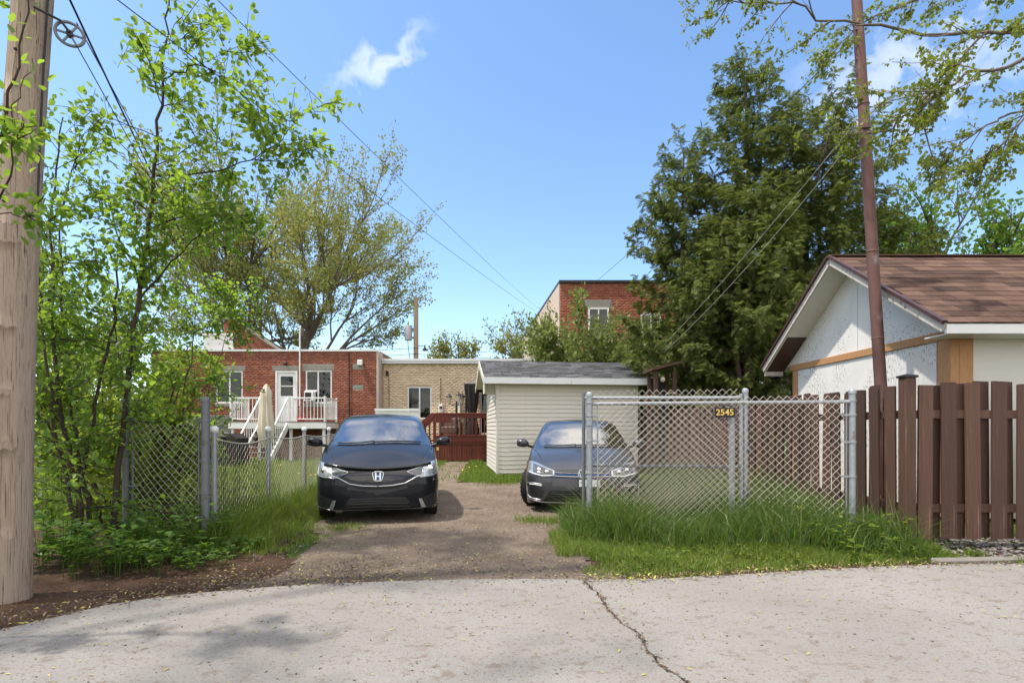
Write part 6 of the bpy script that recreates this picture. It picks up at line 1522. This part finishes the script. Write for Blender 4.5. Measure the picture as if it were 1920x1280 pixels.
# dandelions
dm_h = proto(MB().lathe([(.001,.012),(.012,.014),(.021,.008),(.022,.002),(.010,-.004),(.001,-.006)], (0,0,0), 'z', 10), simple('dandelion_yellow', (0.80,0.50,0.02), .7))
dm_s = proto(MB().tube([(0,0,-.20),(.006,0,-.1),(0,0,0)], .0025, 5), M['grass'])
spots = [(gnd(1372,985),.20,'left'),(gnd(1515,1018),.12,''),(gnd(1500,995),.26,''),(gnd(1587,1022),.10,''),(gnd(473,960),.13,''),(gnd(489,969),.10,''),(gnd(497,978),.08,''),(gnd(560,905),.22,''),(gnd(583,905),.18,''),(gnd(592,906),.2,''),(gnd(505,895),.30,''),(gnd(526,893),.30,''),(gnd(880,882),.10,''),(gnd(893,880),.10,''),(gnd(455,1000),.08,''),(gnd(868,886),.08,'')]
for p, h, _ in spots:
    o = thing('dandelion', 'yellow dandelion in the back lawn near the shed' if p.y > 13 else 'yellow dandelion in the verge below the chain link' if p.x > 0 else 'yellow dandelion in the grass left of the black hatchback', 'flower', (p.x, p.y, h), group='dandelions', local=True)
    for nm, me in (('flower_head', dm_h), ('stem', dm_s)): c = bpy.data.objects.new(nm, me); link(c, o); c.rotation_euler = (R(25), 0, 0) if nm == 'flower_head' else (0,0,0)

# ================================================================== litter on lane, soil and driveway
def scatter_flat(name, label, n, sampler, smin, smax, mat, asp=.45, z=.004, tilt=.35):
    P = [sampler() for _ in range(n)]; a = npr.uniform(0, 2*np.pi, n); dr = np.stack([np.cos(a), np.sin(a), npr.normal(0, tilt*.5, n)], 1)
    pos = np.array([(p[0], p[1], (p[2] if len(p) > 2 else 0)+z) for p in P])
    o = leaf_mesh(name, pos, dr, npr.uniform(smin, smax, n), OV, OF, mat, None, asp*1.6, nrm=np.array([0,0,1.5])); return tag(o, label, 'litter', kind='stuff')
t = NT('fallen_bud'); M['bud'] = t.done(t.pbr(t.ramp(t.island(), [(0, (0.30,0.25,0.05)), (.5, (0.42,0.38,0.08)), (.8, (0.28,0.33,0.06)), (1, (0.45,0.30,0.10))]), .7))
t = NT('litter_brown'); M['crumb'] = t.done(t.pbr(t.ramp(t.island(), [(0, (0.06,0.038,0.025)), (.5, (0.14,0.09,0.058)), (1, (0.26,0.18,0.12))]), .9))
def on_lane():
    while True:
        x = rg_.uniform(-3.6, 5.4); ye = lane_y(x); y = ye-abs(rg_.gauss(0, 1.1)) if rg_.random() < .5 else rg_.uniform(2.2, ye)
        if y > 1.8: return (x, y, 0)
def on_soil():
    while True:
        x = rg_.uniform(-4.2, -1.0) if rg_.random() < .85 else rg_.uniform(-1.0, 1.2); ye = lane_y(x); y = ye+rg_.gauss(.22, .28)
        if y > ye-.10: return (x, y, -.012 if y > ye else .0)
def on_drive(): return (rg_.uniform(-2.6, 1.2), 4.3+6.5*rg_.random()**1.6, -.012)
def in_crack():
    k = rg_.randint(0, min(len(crack)-2, 90)); p = crack[k].lerp(crack[k+1], rg_.random()); return (p.x+rg_.gauss(0,.014), p.y+rg_.gauss(0,.008), rg_.choice((-.02,-.008,0)))
def right_edge():
    x = rg_.uniform(.6, 5.2); return (x, lane_y(x)+rg_.gauss(.02,.07), 0)
scatter_flat('fallen_buds', 'yellow green buds fallen on the concrete lane', 420, on_lane, .012, .036, M['bud'], .35)
scatter_flat('driveway_buds', 'yellow green buds fallen on the driveway and soil', 900, lambda: on_drive() if rg_.random() < .6 else on_soil(), .015, .045, M['bud'], .35, .008)
scatter_flat('edge_litter', 'brown and yellow litter gathered along the lane edge', 2300, lambda: right_edge() if rg_.random() < .45 else on_soil(), .012, .042, M['crumb'], .4, .008, 1.0)
scatter_flat('edge_buds', 'yellow buds gathered below the grass verge', 260, right_edge, .015, .05, M['bud'], .35, .010, .8)
scatter_flat('crack_litter', 'brown litter lodged in the lane crack', 1200, in_crack, .010, .032, M['crumb'], .45, .004, 1.2)
stones('lane_crumbs', 900, on_lane, .003, .009, M['crumb'], 'stuff', 'dark crumbs and grit scattered on the concrete lane', 'grit')
stones('soil_clods', 800, on_soil, .004, .014, M['crumb'], 'stuff', 'clods and bark bits on the soil strip by the lane', 'soil bits')
stones('driveway_pebbles', 3600, on_drive, .004, .013, M['stones'], 'stuff', 'small pebbles on the dirt driveway', 'pebbles')
q = MB()
for i in range(70):
    x, y, z = on_soil(); a = rg_.uniform(0, 6.28); L = rg_.uniform(.05, .22); q.tube([(x, y, z+.012), (x+math.cos(a)*L*.5, y+math.sin(a)*L*.5, z+.02), (x+math.cos(a)*L, y+math.sin(a)*L, z+.012)], .0025, 4, False)
tag(q.build('fallen_twigs', M['bark_grey']), 'thin fallen twigs on the soil strip', 'twigs', kind='stuff')
